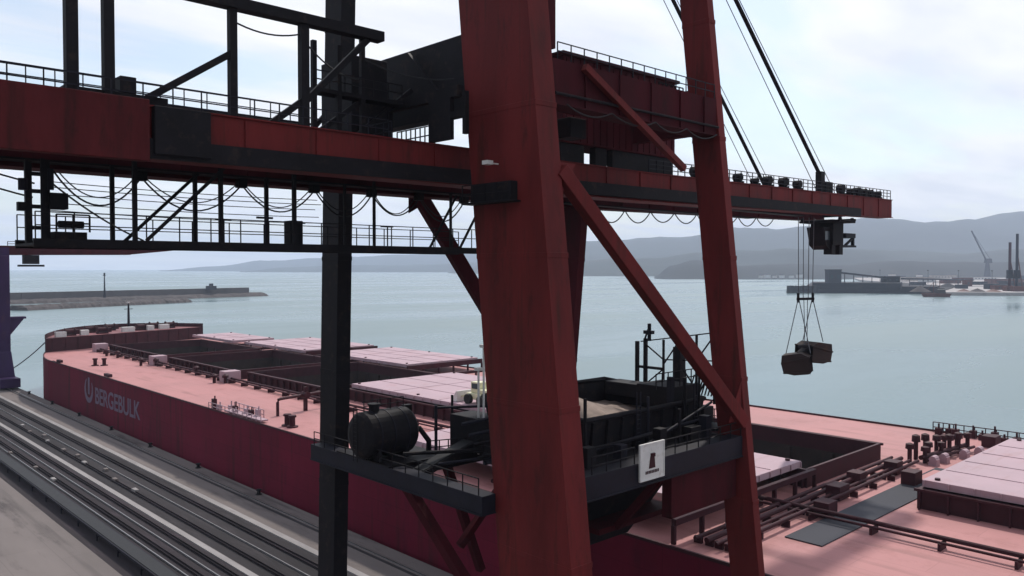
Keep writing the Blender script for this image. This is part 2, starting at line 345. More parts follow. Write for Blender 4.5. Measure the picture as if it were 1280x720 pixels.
# order: counter-clockwise ring; find the right place for the two break points by angle
ctr = (96, 290)
fp = sorted(fp + [(XC - hb(FB), FB), (xS, yS)], key=lambda p: math.atan2(p[1] - ctr[1], p[0] - ctr[0]))
f = MB(); f.add([(x, y, 14.0) for x, y in fp], [tuple(range(len(fp)))]); f.build('forecastle_deck', M['fdeck'], ship)
f = shell(fp, DK, 14.0); f.build('forecastle_side', M['hull'], ship)
xb0, xb1 = XC - hb(FB), XC + hb(FB)
f = MB(); pL = Vector((xb0 + .1, FB - .15, 12.02)); pR = Vector((xS - .1, yS - .15, 12.02)); f.beam(pL, pR, .24, 4.04)
for i in range(14):
    q_ = pL.lerp(pR, (i + .5) / 14); f.beam((q_.x, q_.y - .2, DK + .02), (q_.x, q_.y - .2, 13.9), .24)
f.build('forecastle_bulkhead', M['maroon'], ship)
bw = MB(); pts = [(XC - hb(y) + .02, y) for y in [FB] + [y for y in ys if y > FB + 1]] + [(XC + hb(y) - .02, y) for y in reversed([yS] + [y for y in ys if y > yS + .5])][1:]
for p, q_ in zip(pts, pts[1:]):
    if (Vector(p) - Vector(q_)).length < .05: continue
    bw.beam((p[0], p[1], 14.6), (q_[0], q_[1], 14.6), .15, 1.3)
bw.build('bulwark', M['maroon'], ship)
# forecastle gear
for (x, y, sgn) in ((74, 278, 1), (82, 286, 1), (90, 292, 1), (104, 291, -1), (109, 290, -1), (98, 286, 1), (84, 280, 1)):
    wv = MB(); wv.box(x - 1.6, y - 1, 14, x + 1.6, y + 1, 14.5); wv.tube((x - 1.4, y, 15.3), (x + 1.4, y, 15.3), .75, 14); wv.tube((x - 1.5, y, 15.3), (x - 1.3, y, 15.3), 1.1, 14); wv.tube((x + 1.3, y, 15.3), (x + 1.5, y, 15.3), 1.1, 14); wv.box(x + 1.5, y - .8, 14.4, x + 2.6, y + .8, 15.8)
    wv.build('mooring_winch', M['maroon'], ship)
for (x, y, s) in ((70.5, 274.5, 1.5), (78, 277.5, 1.2), (92.5, 282, 2.0), (106, 287, 1.6), (100.5, 284.5, 1.1)):
    MB().box(x - s, y - .8, 14, x + s, y + .8, 15.6).build('deck_locker', M['white'], ship, bevel=.08)
mm = MB(); mm.path([(99, 301, 14), (99, 301, 19), (99, 301, 22.6)], [.45, .38, .25], 10); mm.beam((97.6, 301, 20.6), (100.4, 301, 20.6), .2); mm.build('mast', M['slate'], ship)
MB().box(98.6, 300.6, 22.6, 99.4, 301.4, 23.1).build('mast_light', M['white'], ship)
# hatch coamings, holds and covers
for i, (y0, y1, x0, x1) in enumerate(H):
    t = .35; c = MB()
    c.box(x0 - t, y0 - t, DK - .01, x0, y1 + t, 12.1); c.box(x1, y0 - t, DK - .01, x1 + t, y1 + t, 12.1)
    c.box(x0, y0 - t, DK - .012, x1, y0, 12.1); c.box(x0, y1, DK - .012, x1, y1 + t, 12.1)
    c.box(x0 - t - .35, y0 - t - .2, 11.85, x0 - t, y1 + t + .2, 12.13); c.box(x1 + t, y0 - t - .2, 11.85, x1 + t + .35, y1 + t + .2, 12.13)
    n = int((y1 - y0) / 2.6)
    for k in range(n + 1):
        y = y0 + (y1 - y0) * k / n; c.box(x0 - t - .5, y - .08, DK, x0 - t - .002, y + .08, 11.84); c.box(x1 + t + .002, y - .08, DK, x1 + t + .5, y + .08, 11.84)
    c.build('hatch_coaming', M['maroon'], ship)
    hd = MB(); a = [(x0, y0), (x1, y0), (x1, y1), (x0, y1)]
    hd.add([(x, y, DK - .02) for x, y in a] + [(x, y, -9) for x, y in a], [(0, 1, 5, 4), (1, 2, 6, 5), (2, 3, 7, 6), (3, 0, 4, 7), (4, 5, 6, 7)])
    if i in (0, 1, 2, 4):
        for k in range(1, 7):
            yk = y0 + (y1 - y0) * k / 7; hd.box(x1 - .5, yk - .3, -9, x1 - .004, yk + .3, 9.8); hd.box(x0 + .004, yk - .3, -9, x0 + .5, yk + .3, 9.8)
    hd.build('cargo_hold', M['hold'], ship)
def cover(x0, y0, x1, y1, z=12.25, bow_trim=False):
    c = MB(); c.box(x0, y0, z, x1, y1, z + .75)
    n = round((y1 - y0) / 2.4)
    for k in range(n + 1):      # edge stiffeners, cleats and rollers
        yy = y0 + .2 + (y1 - y0 - .4) * k / n; c.box(x0 - .14, yy - .06, z + .02, x0 + .02, yy + .06, z + .70); c.box(x1 - .02, yy - .06, z + .02, x1 + .14, yy + .06, z + .70)
    n = round((x1 - x0) / 2.4)
    for k in range(n + 1):
        xx = x0 + .2 + (x1 - x0 - .4) * k / n; c.box(xx - .06, y0 - .14, z + .02, xx + .06, y0 + .02, z + .70)
    c.build('hatch_cover', M['cover'], ship, bevel=.05)
    for yy in (y0 + 1.2, (y0 + y1) / 2, y1 - 1.2):
        for xx in (x0 + .9, x1 - .9):
            lg = MB(); lg.tube((xx, yy, z + .74), (xx, yy, z + .95), .28, 10); lg.build('lifting_lug', M['maroon'], ship)
    s = MB(); n = max(2, round((x1 - x0) / 6))
    for k in range(1, n): xx = x0 + (x1 - x0) * k / n; s.box(xx - .05, y0 + .3, z + .75, xx + .05, y1 - .3, z + .81)
    for k in range(1, 3): yy = y0 + (y1 - y0) * k / 3; s.box(x0 + .3, yy - .05, z + .75, x1 - .3, yy + .05, z + .80)
    s.build('cover_seam', M['cover'], ship)
cover(108.2, 238, 121.8, 268); cover(109.2, 196.5, 131.4, 232); cover(110.2, 151.5, 131.6, 188)
cover(84.2, 94, 109.2, 133.4); cover(62.2, 44.6, 87.6, 87); cover(89, -4, 119, 32)
# rolling rails for the covers across the deck
def crail(x0, x1, y, z=12.3): 
    r = MB(); r.box(x0, y - .25, 11.7, x1, y + .25, z)
    n = max(2, int(abs(x1 - x0) / 4))
    for k in range(n + 1): xx = x0 + (x1 - x0) * k / n; r.box(xx - .15, y - .2, DK, xx + .15, y + .2, 11.7)
    r.build('cover_rail', M['maroon'], ship)
for (y0, y1, x1, xe) in ((219, 259, 107.4, 129), (175, 212, 108.4, 132.2), (138, 170, 109.4, 132.2)):
    crail(x1 + .3, xe, y0 - .8); 
crail(108, 132, 189.2); crail(108, 128, 233.5); crail(109.5, 131.8, 150.2, 12.8); crail(109.4, 131.8, 195.4, 12.8)
crail(61, 88, 43.2); crail(61, 88, 88)
# ridge pipe along the near coamings with supports and valves
p = MB(); p.tube((77.6, -40, 10.9), (77.6, 262, 10.9), .22); p.tube((76.7, -40, 10.7), (76.7, 262, 10.7), .13)
for y in range(-40, 262, 6): p.box(76.4, y - .12, DK, 77.9, y + .12, 10.66)
p.build('deck_pipe', M['maroon'], ship)
for y in (214, 216.5, 173, 171, 175.5, 240, 247, 136, 92, 190):
    x = 76 + R.uniform(-2.4, 1.6) if y > 150 else 78.5
    v = MB(); v.path([(x, y, DK), (x, y, 11.2), (x, y, 11.25), (x, y, 11.7), (x, y, 12)], [.35, .35, .7, .7, .2], 10); v.build('vent_head', M['maroon'], ship)
for y in (215.5, 172.8, 262):
    MB().box(76.2, y - 1.5, DK, 79.8, y + 1.5, 12.4).build('deck_house', M['cover'], ship, bevel=.06)
# bollard pairs on the near deck
for (x, y) in ((65.6, 224.6), (67.4, 223.4), (64, 70), (65.4, 69), (62.6, 118), (62.6, 116.4)):
    v = MB(); v.path([(x, y, DK), (x, y, 10.2), (x, y, 10.22), (x, y, 11.5), (x, y, 11.6), (x, y, 11.9)], [.9, .9, .45, .45, .65, .6], 12); v.build('deck_bollard', M['maroon'], ship)
# pale gangway gear and fairleads at the near rail
for i, y in enumerate((141, 139.2, 137, 134.6, 132.6, 130.4, 128.4, 126.6)):
    x = 60.6 + R.uniform(0, 1.6); hgt = R.uniform(.8, 2.0)
    v = MB(); v.box(x - .3, y - .5, DK, x + .3, y + .5, DK + hgt); v.tube((x, y - .3, DK + hgt), (x, y - .3, DK + hgt + R.uniform(.3, 1.2)), .12); v.build('fairlead', M['cover'] if i % 3 else M['maroon'], ship)
v = MB(); v.rail([(60.1, 142, DK), (60.1, 122, DK)], 1.2, 1.6, .05); v.rail([(62.6, 137, DK), (62.6, 126, DK)], 1.5, 1.9, .06); v.build('gangway_rail', M['cover'], ship)
v = MB(); v.box(60.4, 122.5, DK + .3, 61.6, 136, DK + .55); v.build('gangway', M['cover'], ship)
# loading pipe with a crank to the deck edge and a valve post
v = MB(); v.path([(65.6, 127, DK), (65.6, 127, 12.3), (65.8, 127.1, 12.7), (66.2, 127.2, 12.8), (77.4, 129.8, 12.8)], .26, 10); v.build('crossover_pipe', M['maroon'], ship)
v = MB(); v.beam((71.6, 128.4, 10), (71.6, 128.4, 14.2), .55); v.tube((71.6, 127.6, 12.8), (71.6, 129.2, 12.8), .6, 12); v.build('valve_post', M['maroon'], ship)
# low moulding bulges along the near gunwale
for y in (237, 236, 198.5, 197):
    MB().box(60.0, y - .9, DK + .25, 60.9, y + .9, DK + .95).build('roller_chock', M['maroon'], ship, bevel=.1)
# ventilators and gear on the cross deck between the holds
vents = [(108.6, 40.6, 2.6), (109.9, 39.2, 2.2), (111.2, 40.8, 3.3), (112.2, 39.6, 2.4), (113.3, 40.4, 3.2), (114.4, 38.8, 2.2), (115.6, 39.8, 2.8), (116.8, 38.6, 2.9), (117.9, 39.6, 2.5), (119.0, 38.2, 2.9), (120.2, 38.8, 2.3), (121.3, 37.8, 2.6)]
for x, y, h in vents:
    v = MB(); v.path([(x, y, DK), (x, y, DK + h * .7), (x, y, DK + h * .71), (x, y, DK + h * .95), (x, y, DK + h)], [.28, .28, .55, .5, .15], 10); v.build('ventilator', M['maroon'], ship)
for x, y in ((112, 37.6), (116.4, 36.6), (119.6, 35.8), (109.6, 38)):
    v = MB(); v.box(x - .55, y - .5, DK, x + .55, y + .5, DK + .8); v.tube((x - .6, y, DK + .8), (x + .6, y, DK + .8), .42, 12); v.build('hydraulic_pump', M['cover'], ship)
v = MB(); v.tube((109, 39.4, 10.8), (122, 38, 10.8), .3); v.tube((109, 38.6, 10.6), (122, 37.2, 10.6), .2); v.build('vent_manifold', M['maroon'], ship)
for x, y in ((130.4, 44.6), (131.2, 43.4), (130.2, 42.2), (131.4, 40.2), (130.8, 38.8), (131.6, 37.4), (131, 36), (131.6, 34.6)):
    h = R.uniform(1.1, 2.1); v = MB(); v.box(x - .5, y - .4, DK, x + .5, y + .4, DK + h * .6); v.tube((x, y, DK + h * .6), (x, y, DK + h), .14); v.build('rail_fitting', M['maroon'], ship)
v = MB(); v.rail([(132.1, 46, DK), (132.1, 33, DK)], 1.5, 1.5, .06); v.build('deck_railing', M['maroon'], ship)
MB().box(125.6, 35.6, DK, 128, 37.4, 11.6).build('deck_locker', M['maroon'], ship, bevel=.06)
# grey walkway, hydraulic lines and hatch between holds
v = MB(); v.box(70, 33.6, DK + .02, 108, 37.2, DK + .12); v.build('crossdeck_walkway', M['grey'], ship)
for k, (y, r_) in enumerate(((41.6, .2), (40.4, .26), (39.4, .16), (38.4, .2))):
    v = MB(); v.tube((62, y, 10.7 + .1 * (k % 2)), (107, y + .6, 10.7 + .1 * (k % 2)), r_)
    for x in range(63, 107, 5): v.box(x - .15, y - .1, DK, x + .15, y + .7, 10.6)
    v.build('hydraulic_line', M['maroon'], ship)
for x, y, s in ((98, 36.4, 1.1), (101.4, 39.8, .9), (93, 40.6, .9), (86, 39.6, 1.2), (79, 37.6, 1.0)):
    MB().box(x - s, y - .8, DK + .1, x + s, y + .8, DK + 1.6).build('junction_box', M['maroon'], ship, bevel=.05)
v = MB(); v.box(99, 33.2, DK + .12, 105, 36.4, DK + .5); v.build('access_hatch', M['deck'], ship, bevel=.05)
# hull lettering and ring emblem (near side, reading towards the stern)
tcv = bpy.data.curves.new('lettering', 'FONT'); tcv.body = 'BERGEBULK'; tcv.size = 5.3; tcv.extrude = .02; tcv.offset = .075; tcv.space_character = .98
to = bpy.data.objects.new('tmp', tcv); COL.objects.link(to)
bpy.context.view_layer.update()
tme = bpy.data.meshes.new_from_object(to.evaluated_get(bpy.context.evaluated_depsgraph_get())); COL.objects.unlink(to); bpy.data.objects.remove(to)
xs = [v.co.x for v in tme.vertices]; wid = max(xs) - min(xs)
tme.transform(Matrix.Translation((-min(xs), 0, 0))); tme.transform(Matrix.Diagonal((29.3 / wid, 1, 1, 1)))
tme.transform(Matrix(((0, 0, -1, XN - .04), (-1, 0, 0, 204.6), (0, 1, 0, 3.5), (0, 0, 0, 1))))
tme.transform(Matrix.Translation(-Vector(ship['_w']))); tme.materials.append(M['lilac']); tme.name = 'lettering'
lo = bpy.data.objects.new('lettering', tme); COL.objects.link(lo); lo.parent = hull; lo.matrix_parent_inverse = Matrix()
def band(cy, cz, r0, r1, a0, a1, n=28):
    v = []; 
    for i in range(n + 1):
        t = a0 + (a1 - a0) * i / n; ta = math.sin(math.pi * i / n) ** .5
        ri = r1 - (r1 - r0) * max(.25, ta)
        for r_, x in ((ri, XN - .05), (r1, XN - .05), (r1, XN - .004), (ri, XN - .004)): v.append((x, cy - r_ * math.cos(t), cz + r_ * math.sin(t) * .95))
    f_ = []
    for i in range(n):
        for k in range(4): f_.append((i * 4 + k, i * 4 + (k + 1) % 4, i * 4 + 4 + (k + 1) % 4, i * 4 + 4 + k))
    return v, f_
e_ = MB(); e_.add(*band(209.6, 6.0, 1.9, 3.2, rad(118), rad(402)))
em = e_.build('emblem_ring', M['lilac'], ship); em.parent = hull
e_ = MB(); e_.box(XN - .05, 208.9, 5.0, XN - .004, 210.1, 9.0); em = e_.build('emblem_stroke', M['lilac'], ship); em.parent = hull

# cargo loader on the closed hatch cover
ld = thing('wheel_loader', 'small cream and white wheel loader parked on a closed pale hatch cover', 'loader', (86.9, 99, 13.0))
z0 = 13.06
m = MB(); m.box(85.6, 96.3, z0 + .7, 88.1, 101.4, z0 + 1.7); m.box(85.8, 96.2, z0 + 1.7, 87.9, 98.6, z0 + 2.4); m.build('body', M['cream'], ld, bevel=.12)
m = MB(); m.box(86, 98.7, z0 + 1.72, 87.7, 100.7, z0 + 3.5); m.build('cab', M['cream'], ld, bevel=.1)
m = MB(); m.box(85.96, 98.95, z0 + 2.4, 85.99, 100.45, z0 + 3.25); m.box(86.2, 100.71, z0 + 2.3, 87.5, 100.74, z0 + 3.25); m.build('cab_window', M['glass'], ld)
for x in (85.3, 88.4):
    for y in (97.4, 100.5):
        m = MB(); m.tube((x - .35, y, z0 + .78), (x + .35, y, z0 + .78), .78, 18); m.build('wheel', M['tyre'], ld)
m = MB(); m.beam((86.2, 101, z0 + 1.5), (86.2, 103.4, z0 + .7), .25); m.beam((87.5, 101, z0 + 1.5), (87.5, 103.4, z0 + .7), .25); m.build('lift_arm', M['cream'], ld)
m = MB(); m.hexa([(85.2, 103.3, z0), (88.5, 103.3, z0), (88.5, 104.8, z0), (85.2, 104.8, z0)], [(85.2, 103.2, z0 + 1.7), (88.5, 103.2, z0 + 1.7), (88.5, 103.5, z0 + 1.7), (85.2, 103.5, z0 + 1.7)]); m.build('bucket', M['white'], ld)

# mooring line
m = MB(); m.sag((57.7, 296, .7), (66.6, 271.6, 13.9), 1.1, .16); tag(m.build('mooring_rope', M['rope']), 'taut grey mooring rope running from the bow down to the quay', 'rope')

# ------------------------------------------------------------------ red unloader crane
cr = thing('unloader_crane', 'huge red ship unloader crane with thick inclined legs and long boom over the ship', 'crane', (46, 46, 0))
def leg(x0, x1, ya, yb, slope, z0, z1, m, k=.0, name='leg'):
    def sec(z): o = slope * (z - 35); return [(x0, ya + o, z), (x1, ya + o, z), (x1, yb + o + k * (z - 35), z), (x0, yb + o + k * (z - 35), z)]
    b = MB(); b.hexa(sec(z0), sec(z1)); zz = z0 + 5.5
    while zz < z1 - 2:       # splice plates round the box
        o = slope * (zz - 35); e = .02; y1 = yb + o + k * (zz - 35)
        b.box(x0 - e, ya + o - e - .012, zz, x1 + e, y1 + e + .012, zz + .35); zz += 9.3
    return b.build(name, m, cr, bevel=.03)
lA = leg(35.1, 36.95, 34, 40.4, .108, 2.2, 57, M['red'])
lB = leg(55.34, 56.2, 34, 36.5, .11, 2.2, 57, M['red'])
lC = leg(35.1, 36.4, 57.6, 60.1, -.036, 2.2, 57, M['dark'])  # shade of the far side is put into this leg's near-black colour
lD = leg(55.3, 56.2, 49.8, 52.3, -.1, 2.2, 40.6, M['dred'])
# bogies and sill beams
for (x, y) in ((36, 33.5), (55.8, 32), (36, 60.2), (55.8, 54.4)):
    m = MB(); m.box(x - .6, y - 3.2, .75, x + .6, y + 4.2, 2.2); bo = m.build('bogie', M['dred'], cr, bevel=.08)
    for k in range(4):
        yy = y - 2.4 + k * 1.9; wv = MB(); wv.tube((x - .2, yy, .64), (x + .2, yy, .64), .44, 16); wq = wv.build('wheel', M['dark'], cr); wq.parent = bo
# girders of landside and boom
def girder(y0, y1, name, m):
    o = []
    st = [(-9, 40.65, 43.3), (56, 40.72, 43.15), (108.1, 41.5, 43.75)]
    b = MB()
    for (xa, ba, ta), (xb, bb, tb) in zip(st, st[1:]):
        b.hexa([(xa, y0, ba), (xb, y0, bb), (xb, y1, bb), (xa, y1, ba)], [(xa, y0, ta), (xb, y0, tb), (xb, y1, tb), (xa, y1, ta)])
    for (xa, ba, ta), (xb, bb, tb) in zip(st, st[1:]):   # flange lips
        b.hexa([(xa, y0 - .18, ba - .05), (xb, y0 - .18, bb - .05), (xb, y1 + .18, bb - .05), (xa, y1 + .18, ba - .05)], [(xa, y0 - .18, ba + .03), (xb, y0 - .18, bb + .03), (xb, y1 + .18, bb + .03), (xa, y1 + .18, ba + .03)])
        b.hexa([(xa, y0 - .12, ta - .03), (xb, y0 - .12, tb - .03), (xb, y1 + .12, tb - .03), (xa, y1 + .12, ta - .03)], [(xa, y0 - .12, ta + .05), (xb, y0 - .12, tb + .05), (xb, y1 + .12, tb + .05), (xa, y1 + .12, ta + .05)])
    x = -6
    while x < 107:
        if x < 56: zb, zt = 40.72, 43.1
        else: zb, zt = 40.75 + .015 * (x - 56), 43.08 + .0115 * (x - 56)
        b.box(x - .04, y0 - .1, zb, x + .04, y0 + .01, zt); x += 4.4
    return b.build(name, m, cr)
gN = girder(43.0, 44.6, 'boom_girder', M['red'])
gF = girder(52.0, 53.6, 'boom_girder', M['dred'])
m = MB()
for x in range(-8, 108, 6):
    if 90 < x < 98: continue
    zb = 40.9 + max(0, .015 * (x - 56)); m.box(x - .25, 44.62, zb + .9, x + .25, 51.98, zb + 1.7)
m.box(107.6, 44.62, 41.9, 108.1, 51.98, 43.4)
m.build('girder_cross_beam', M['dark'], cr)
m = MB(); m.box(-8, 50.7, 40.9, 88, 51.97, 41.02); m.box(-8, 44.63, 40.9, 88, 46.0, 41.02); m.box(-8, 46.1, 42.2, 44, 50.6, 42.32); m.build('service_deck', M['dark'], cr)
m = MB(); m.hexa([(15.05, 42.55, 40.55), (98, 42.55, 41.2), (98, 42.98, 41.2), (15.05, 42.98, 40.55)], [(15.05, 42.55, 41.55), (98, 42.55, 42.15), (98, 42.98, 42.15), (15.05, 42.98, 41.55)]); m.build('girder_dark_band', M['dark'], cr)  # dark strip added along the lower face of the near girder
# large red plate housing on the landside end of the near girder and dark cabinet beside it
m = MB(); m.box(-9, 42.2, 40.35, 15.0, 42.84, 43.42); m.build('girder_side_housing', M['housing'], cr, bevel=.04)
m = MB(); m.box(15.3, 42.35, 40.75, 18.2, 42.84, 43.2); m.build('electrical_cabinet', M['dark'], cr, bevel=.04)
# boom fittings on top
for y, rm in ((43.1, M['slate']), (53.5, M['slate'])):
    m = MB(); m.rail([(-9, y, 43.3), (30, y, 43.22)], 1.15, 1.5, .03, 2); m.build('handrail', rm, cr)
    m = MB(); m.rail([(57, y, 43.2), (107.9, y, 43.8)], 1.15, 1.05, .035, 3); m.build('handrail', rm, cr)
m = MB(); m.rail([(9, 53.0, 45.4), (30, 53.0, 45.4)], 1.1, 1.5, .03, 2); m.box(9, 52.6, 45.25, 30, 53.9, 45.38)
for x in (9.5, 16, 22.5, 29.5): m.beam((x, 53.3, 43.3), (x, 53.3, 45.3), .2)
m.build('upper_walkway', M['slate'], cr)
for x in (65, 68.6, 72.4, 75.6, 78.2, 81.5, 84.6, 95.2, 97.8, 99.6, 101.4, 103.2, 105.6):
    zt = 43.2 + (x - 56) * .0115; v = MB(); h = R.uniform(.5, 1.1); v.box(x - .35, 43.3, zt, x + .35, 44.3, zt + .25); v.tube((x, 43.4, zt + .25 + h / 2), (x, 44.2, zt + .25 + h / 2), h / 2, 12); v.build('rope_sheave', M['dark'], cr)
v = MB(); v.beam((67.3, 43.6, 43.3), (68.6, 43.6, 45.6), .22); v.build('davit', M['dark'], cr)
# forestays
for y, xb in ((43.8, 91.4), (52.8, 94.6)):
    zb = 44.3; top = Vector((45.5, 44.5 if y < 48 else 51.5, zb + (xb - 45.5) * .905))
    m = MB(); m.path([(xb, y, zb), top], .21, 8); m.build('forestay', M['dark'], cr)
    m = MB(); m.box(xb - .9, y - .5, 43.55, xb + .7, y + .5, 44.9); m.box(xb - 1.9, y - .35, 43.55, xb - 1.0, y + .35, 46.0 if y < 48 else 44.4); m.build('stay_anchor', M['dark'], cr)
    for dx in (-2.2, 2.4):
        m = MB(); m.path([(xb + dx, y + .1, zb - .4), top + Vector((dx * .2, .1, -.5))], .045, 5); m.build('stay_rope', M['rope'], cr)
# mast above the portal
for y in (44.5, 51.5):
    m = MB(); m.beam((45.5, y, 52), (45.5, y, 87), 1.1, 1.4); m.build('pylon_mast', M['dred'], cr)
m = MB(); m.box(44.7, 44, 85.5, 46.3, 52, 87.5); m.build('pylon_head', M['dred'], cr)
for y, xl in ((37.4, 36), (37.4, 55.8), (57.9, 36)):
    m = MB(); m.beam((xl, y if xl == 36 else 36.8, 56.6), (45.5, 44.5 if y < 48 else 51.5, 80), .9); m.build('pylon_strut', M['dred'], cr)
for y in (43.8, 52.8):
    m = MB(); m.path([(-8, y, 43.4), (45.5, 44.5 if y < 48 else 51.5, 84)], .2, 8); m.build('backstay', M['dark'], cr)
# upper tie beams
m = MB(); m.box(36.96, 35.4, 45.3, 55.33, 37.0, 48.1); m.box(36.96, 35.3, 45.25, 55.33, 37.1, 45.33); m.build('tie_beam', M['dred'], cr)
m = MB(); m.box(35.3, 41.9, 45.4, 36.3, 57.6, 50.6); m.box(35.2, 41.9, 45.34, 36.4, 57.6, 45.42); m.build('tie_beam', M['dark'], cr)  # second beam near-black: its heavy shade is painted into the colour
m = MB(); m.box(55.4, 37.9, 45.6, 56.2, 53.5, 49.2); m.build('tie_beam', M['dred'], cr)
m = MB(); m.rail([(37.5, 35.5, 48.1), (55.2, 35.5, 48.1)], 1.1, 1.3, .03); m.build('handrail', M['slate'], cr)
m = MB(); m.beam((39.6, 35.1, 47.9), (50.6, 35.1, 42.3), .42, .45); m.build('upper_brace', M['red'], cr)
# hanger plates between tie beam and girders (leave the window with sky behind)
for (y0, y1) in ((47.9, 54.6), (41.1, 43.4), (45.2, 45.5)):
    if y1 - y0 < .5: continue
    m = MB(); m.box(33.4, y0, 43.32, 33.7, y1, 46.0); m.build('hanger_plate', M['dark'], cr)
m = MB(); m.box(33.42, 39.9, 44.65, 33.68, 41.1, 45.05); m.box(33.4, 39.6, 43.5, 33.7, 39.9, 46.2); m.build('hanger_bar', M['dark'], cr)
m = MB(); m.box(33.4, 40.4, 46.0, 33.9, 57.0, 46.7); m.build('hanger_beam', M['dark'], cr)
m = MB(); m.box(30.4, 48.0, 43.4, 33.3, 52.0, 49.5); m.build('electrical_house', M['dark'], cr, bevel=.05)
m = MB(); m.box(28.2, 50.0, 43.4, 30.3, 52.6, 44.2); m.build('winch_box', M['dark'], cr, bevel=.05)
m = MB(); m.rail([(34, 47.8, 43.35), (34, 43.5, 43.35)], 1.25, .55, .035, 2); m.build('handrail', M['slate'], cr); m = MB(); m.rail([(31, 44.2, 43.3), (31, 47.8, 43.3)], 1.3, 1.0, .03, 2); m.build('handrail', M['slate'], cr)
# machinery house
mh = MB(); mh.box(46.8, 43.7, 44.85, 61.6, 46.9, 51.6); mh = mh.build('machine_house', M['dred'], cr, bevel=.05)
m = MB(); m.box(46.5, 43.4, 51.6, 61.9, 47.2, 51.85); j = m.build('roof', M['dred'], cr); j.parent = mh
m = MB()
for k in range(18):
    x = 47.2 + k * .82; m.box(x - .06, 43.62, 45.0, x + .06, 43.698, 51.5)
j = m.build('wall_rib', M['dred'], cr); j.parent = mh
for x0, x1 in ((46.8, 49.5), (50.9, 52.3), (53.05, 61.6)):
    m = MB(); m.box(x0, 43.9, 43.2, x1, 44.5, 44.85); m.build('house_support', M['dark'], cr); m = MB(); m.box(x0 + .4, 46.3, 43.2, x0 + .9, 46.8, 44.85)
    m.build('house_support', M['dark'], cr)
m = MB(); m.box(54.5, 44.6, 43.9, 59.5, 46.2, 44.8); m.build('house_floor', M['dark'], cr)
# small platforms beside B top
m = MB(); m.rail([(52, 38.4, 48.2), (55.2, 38.4, 48.2)], 1.2, .5, .04, 3); m.box(52, 37.4, 48.12, 55.2, 39.4, 48.2); m.build('landing', M['dark'], cr)
# landside frame posts above the girder
for x, wd in ((11.9, .55), (13.6, .5), (20.1, .42), (24.5, .5)):
    m = MB(); m.beam((x, 43.9, 43.32), (x, 43.9, 49.4), wd, wd); m.build('frame_post', M['dark'], cr)
m = MB(); m.box(9.5, 43.5, 49.4, 30, 44.3, 50.0); m.build('runway_beam', M['dark'], cr)
for p, q_ in (((14.9, 43.9, 43.4), (20.0, 43.9, 46.9)), ((22.4, 43.9, 43.35), (24.4, 43.9, 44.9)), ((24.6, 43.9, 44.9), (29, 43.9, 49.4))):
    m = MB(); m.beam(p, q_, .32, .36); m.build('frame_brace', M['dark'], cr)
m = MB(); m.box(11.6, 44.0, 43.34, 16.6, 45.6, 43.95); m.build('equipment_box', M['dark'], cr, bevel=.04)
m = MB(); m.box(14.2, 44.0, 43.96, 15.0, 45.2, 44.8); m.build('equipment_box', M['dark'], cr, bevel=.04)
m = MB(); m.box(34.5, 36.6, 39.2, 35.09, 40.4, 40.4); m.box(34.1, 36.3, 39.08, 35.09, 40.9, 39.2); m.build('leg_dark_box', M['dark'], cr, bevel=.04)  # dark box added on the landward face of the thick leg
m = MB(); m.rail([(34.15, 40.8, 39.2), (34.15, 36.4, 39.2)], 1.1, 1.1, .03); m.build('leg_box_handrail', M['dark'], cr)
m = MB(); m.box(34.0, 38.2, 41.5, 34.5, 38.7, 41.75); m.beam((34.5, 38.4, 41.6), (35.1, 38.4, 41.6), .08); m.build('leg_lamp', M['white'], cr)
m = MB(); m.tube((37, 35.2, 45.9), (55.3, 35.2, 45.9), .1, 8); m.build('conduit', M['dark'], cr)
for a_, b_ in ((38, 42.4), (42.4, 47.2), (47.2, 51), (51, 55)):
    m = MB(); m.sag((a_, 35.15, 45.3), (b_, 35.15, 45.3), .5, .05, 8); m.build('slack_cable', M['cable'], cr)
# gusset plates at brace ends
for (x0, x1, y, z0, z1, mt) in ((36.96, 38.6, 34.92, 38.9, 41.6, 'red'), (53.6, 55.33, 33.05, 23.4, 26.4, 'red'), (53.8, 55.2, 52.6, 19.8, 23.2, 'dred'), (41, 43.4, 56.0, 39.6, 40.9, 'dred')):
    m = MB(); s_ = 1 if x0 < 45 else -1
    if s_ > 0: m.add([(x0, y, z0), (x0, y, z1), (x1, y, z1), (x0, y + .06, z0), (x0, y + .06, z1), (x1, y + .06, z1)], [(0, 2, 1), (3, 4, 5), (0, 1, 4, 3), (1, 2, 5, 4), (2, 0, 3, 5)])
    else: m.add([(x1, y, z0), (x1, y, z1), (x0, y, z0), (x1, y + .06, z0), (x1, y + .06, z1), (x0, y + .06, z0)], [(0, 1, 2), (3, 5, 4), (0, 3, 4, 1), (1, 4, 5, 2), (2, 5, 3, 0)])
    m.build('gusset_plate', M[mt], cr)
# dark truss and cable clutter round the landside top of the portal
for p, q_ in (((30.4, 47.2, 44.0), (34.8, 47.2, 47.6)), ((34.8, 44.0, 46.8), (34.8, 47.6, 50.2)), ((29.5, 52.4, 44.4), (33.6, 52.4, 49.2)), ((34.6, 49, 44), (34.6, 54, 46.6)), ((26.6, 46.6, 43.4), (30.6, 46.6, 46.4))):
    m = MB(); m.beam(p, q_, .26, .3); m.build('truss_brace', M['dark'], cr)
for x, y, z1 in ((26.6, 46.4, 49.4), (28.4, 46.4, 49.4), (30.2, 46.4, 50.4)):
    m = MB(); m.beam((x, y, 43.3), (x, y, z1), .3); m.build('frame_post', M['dark'], cr)
m = MB(); m.box(26.4, 46.2, 46.2, 33.4, 47.4, 46.45); m.rail([(26.5, 46.25, 46.45), (33.3, 46.25, 46.45)], 1.1, 1.1, .035, 2); m.build('upper_landing', M['dark'], cr)
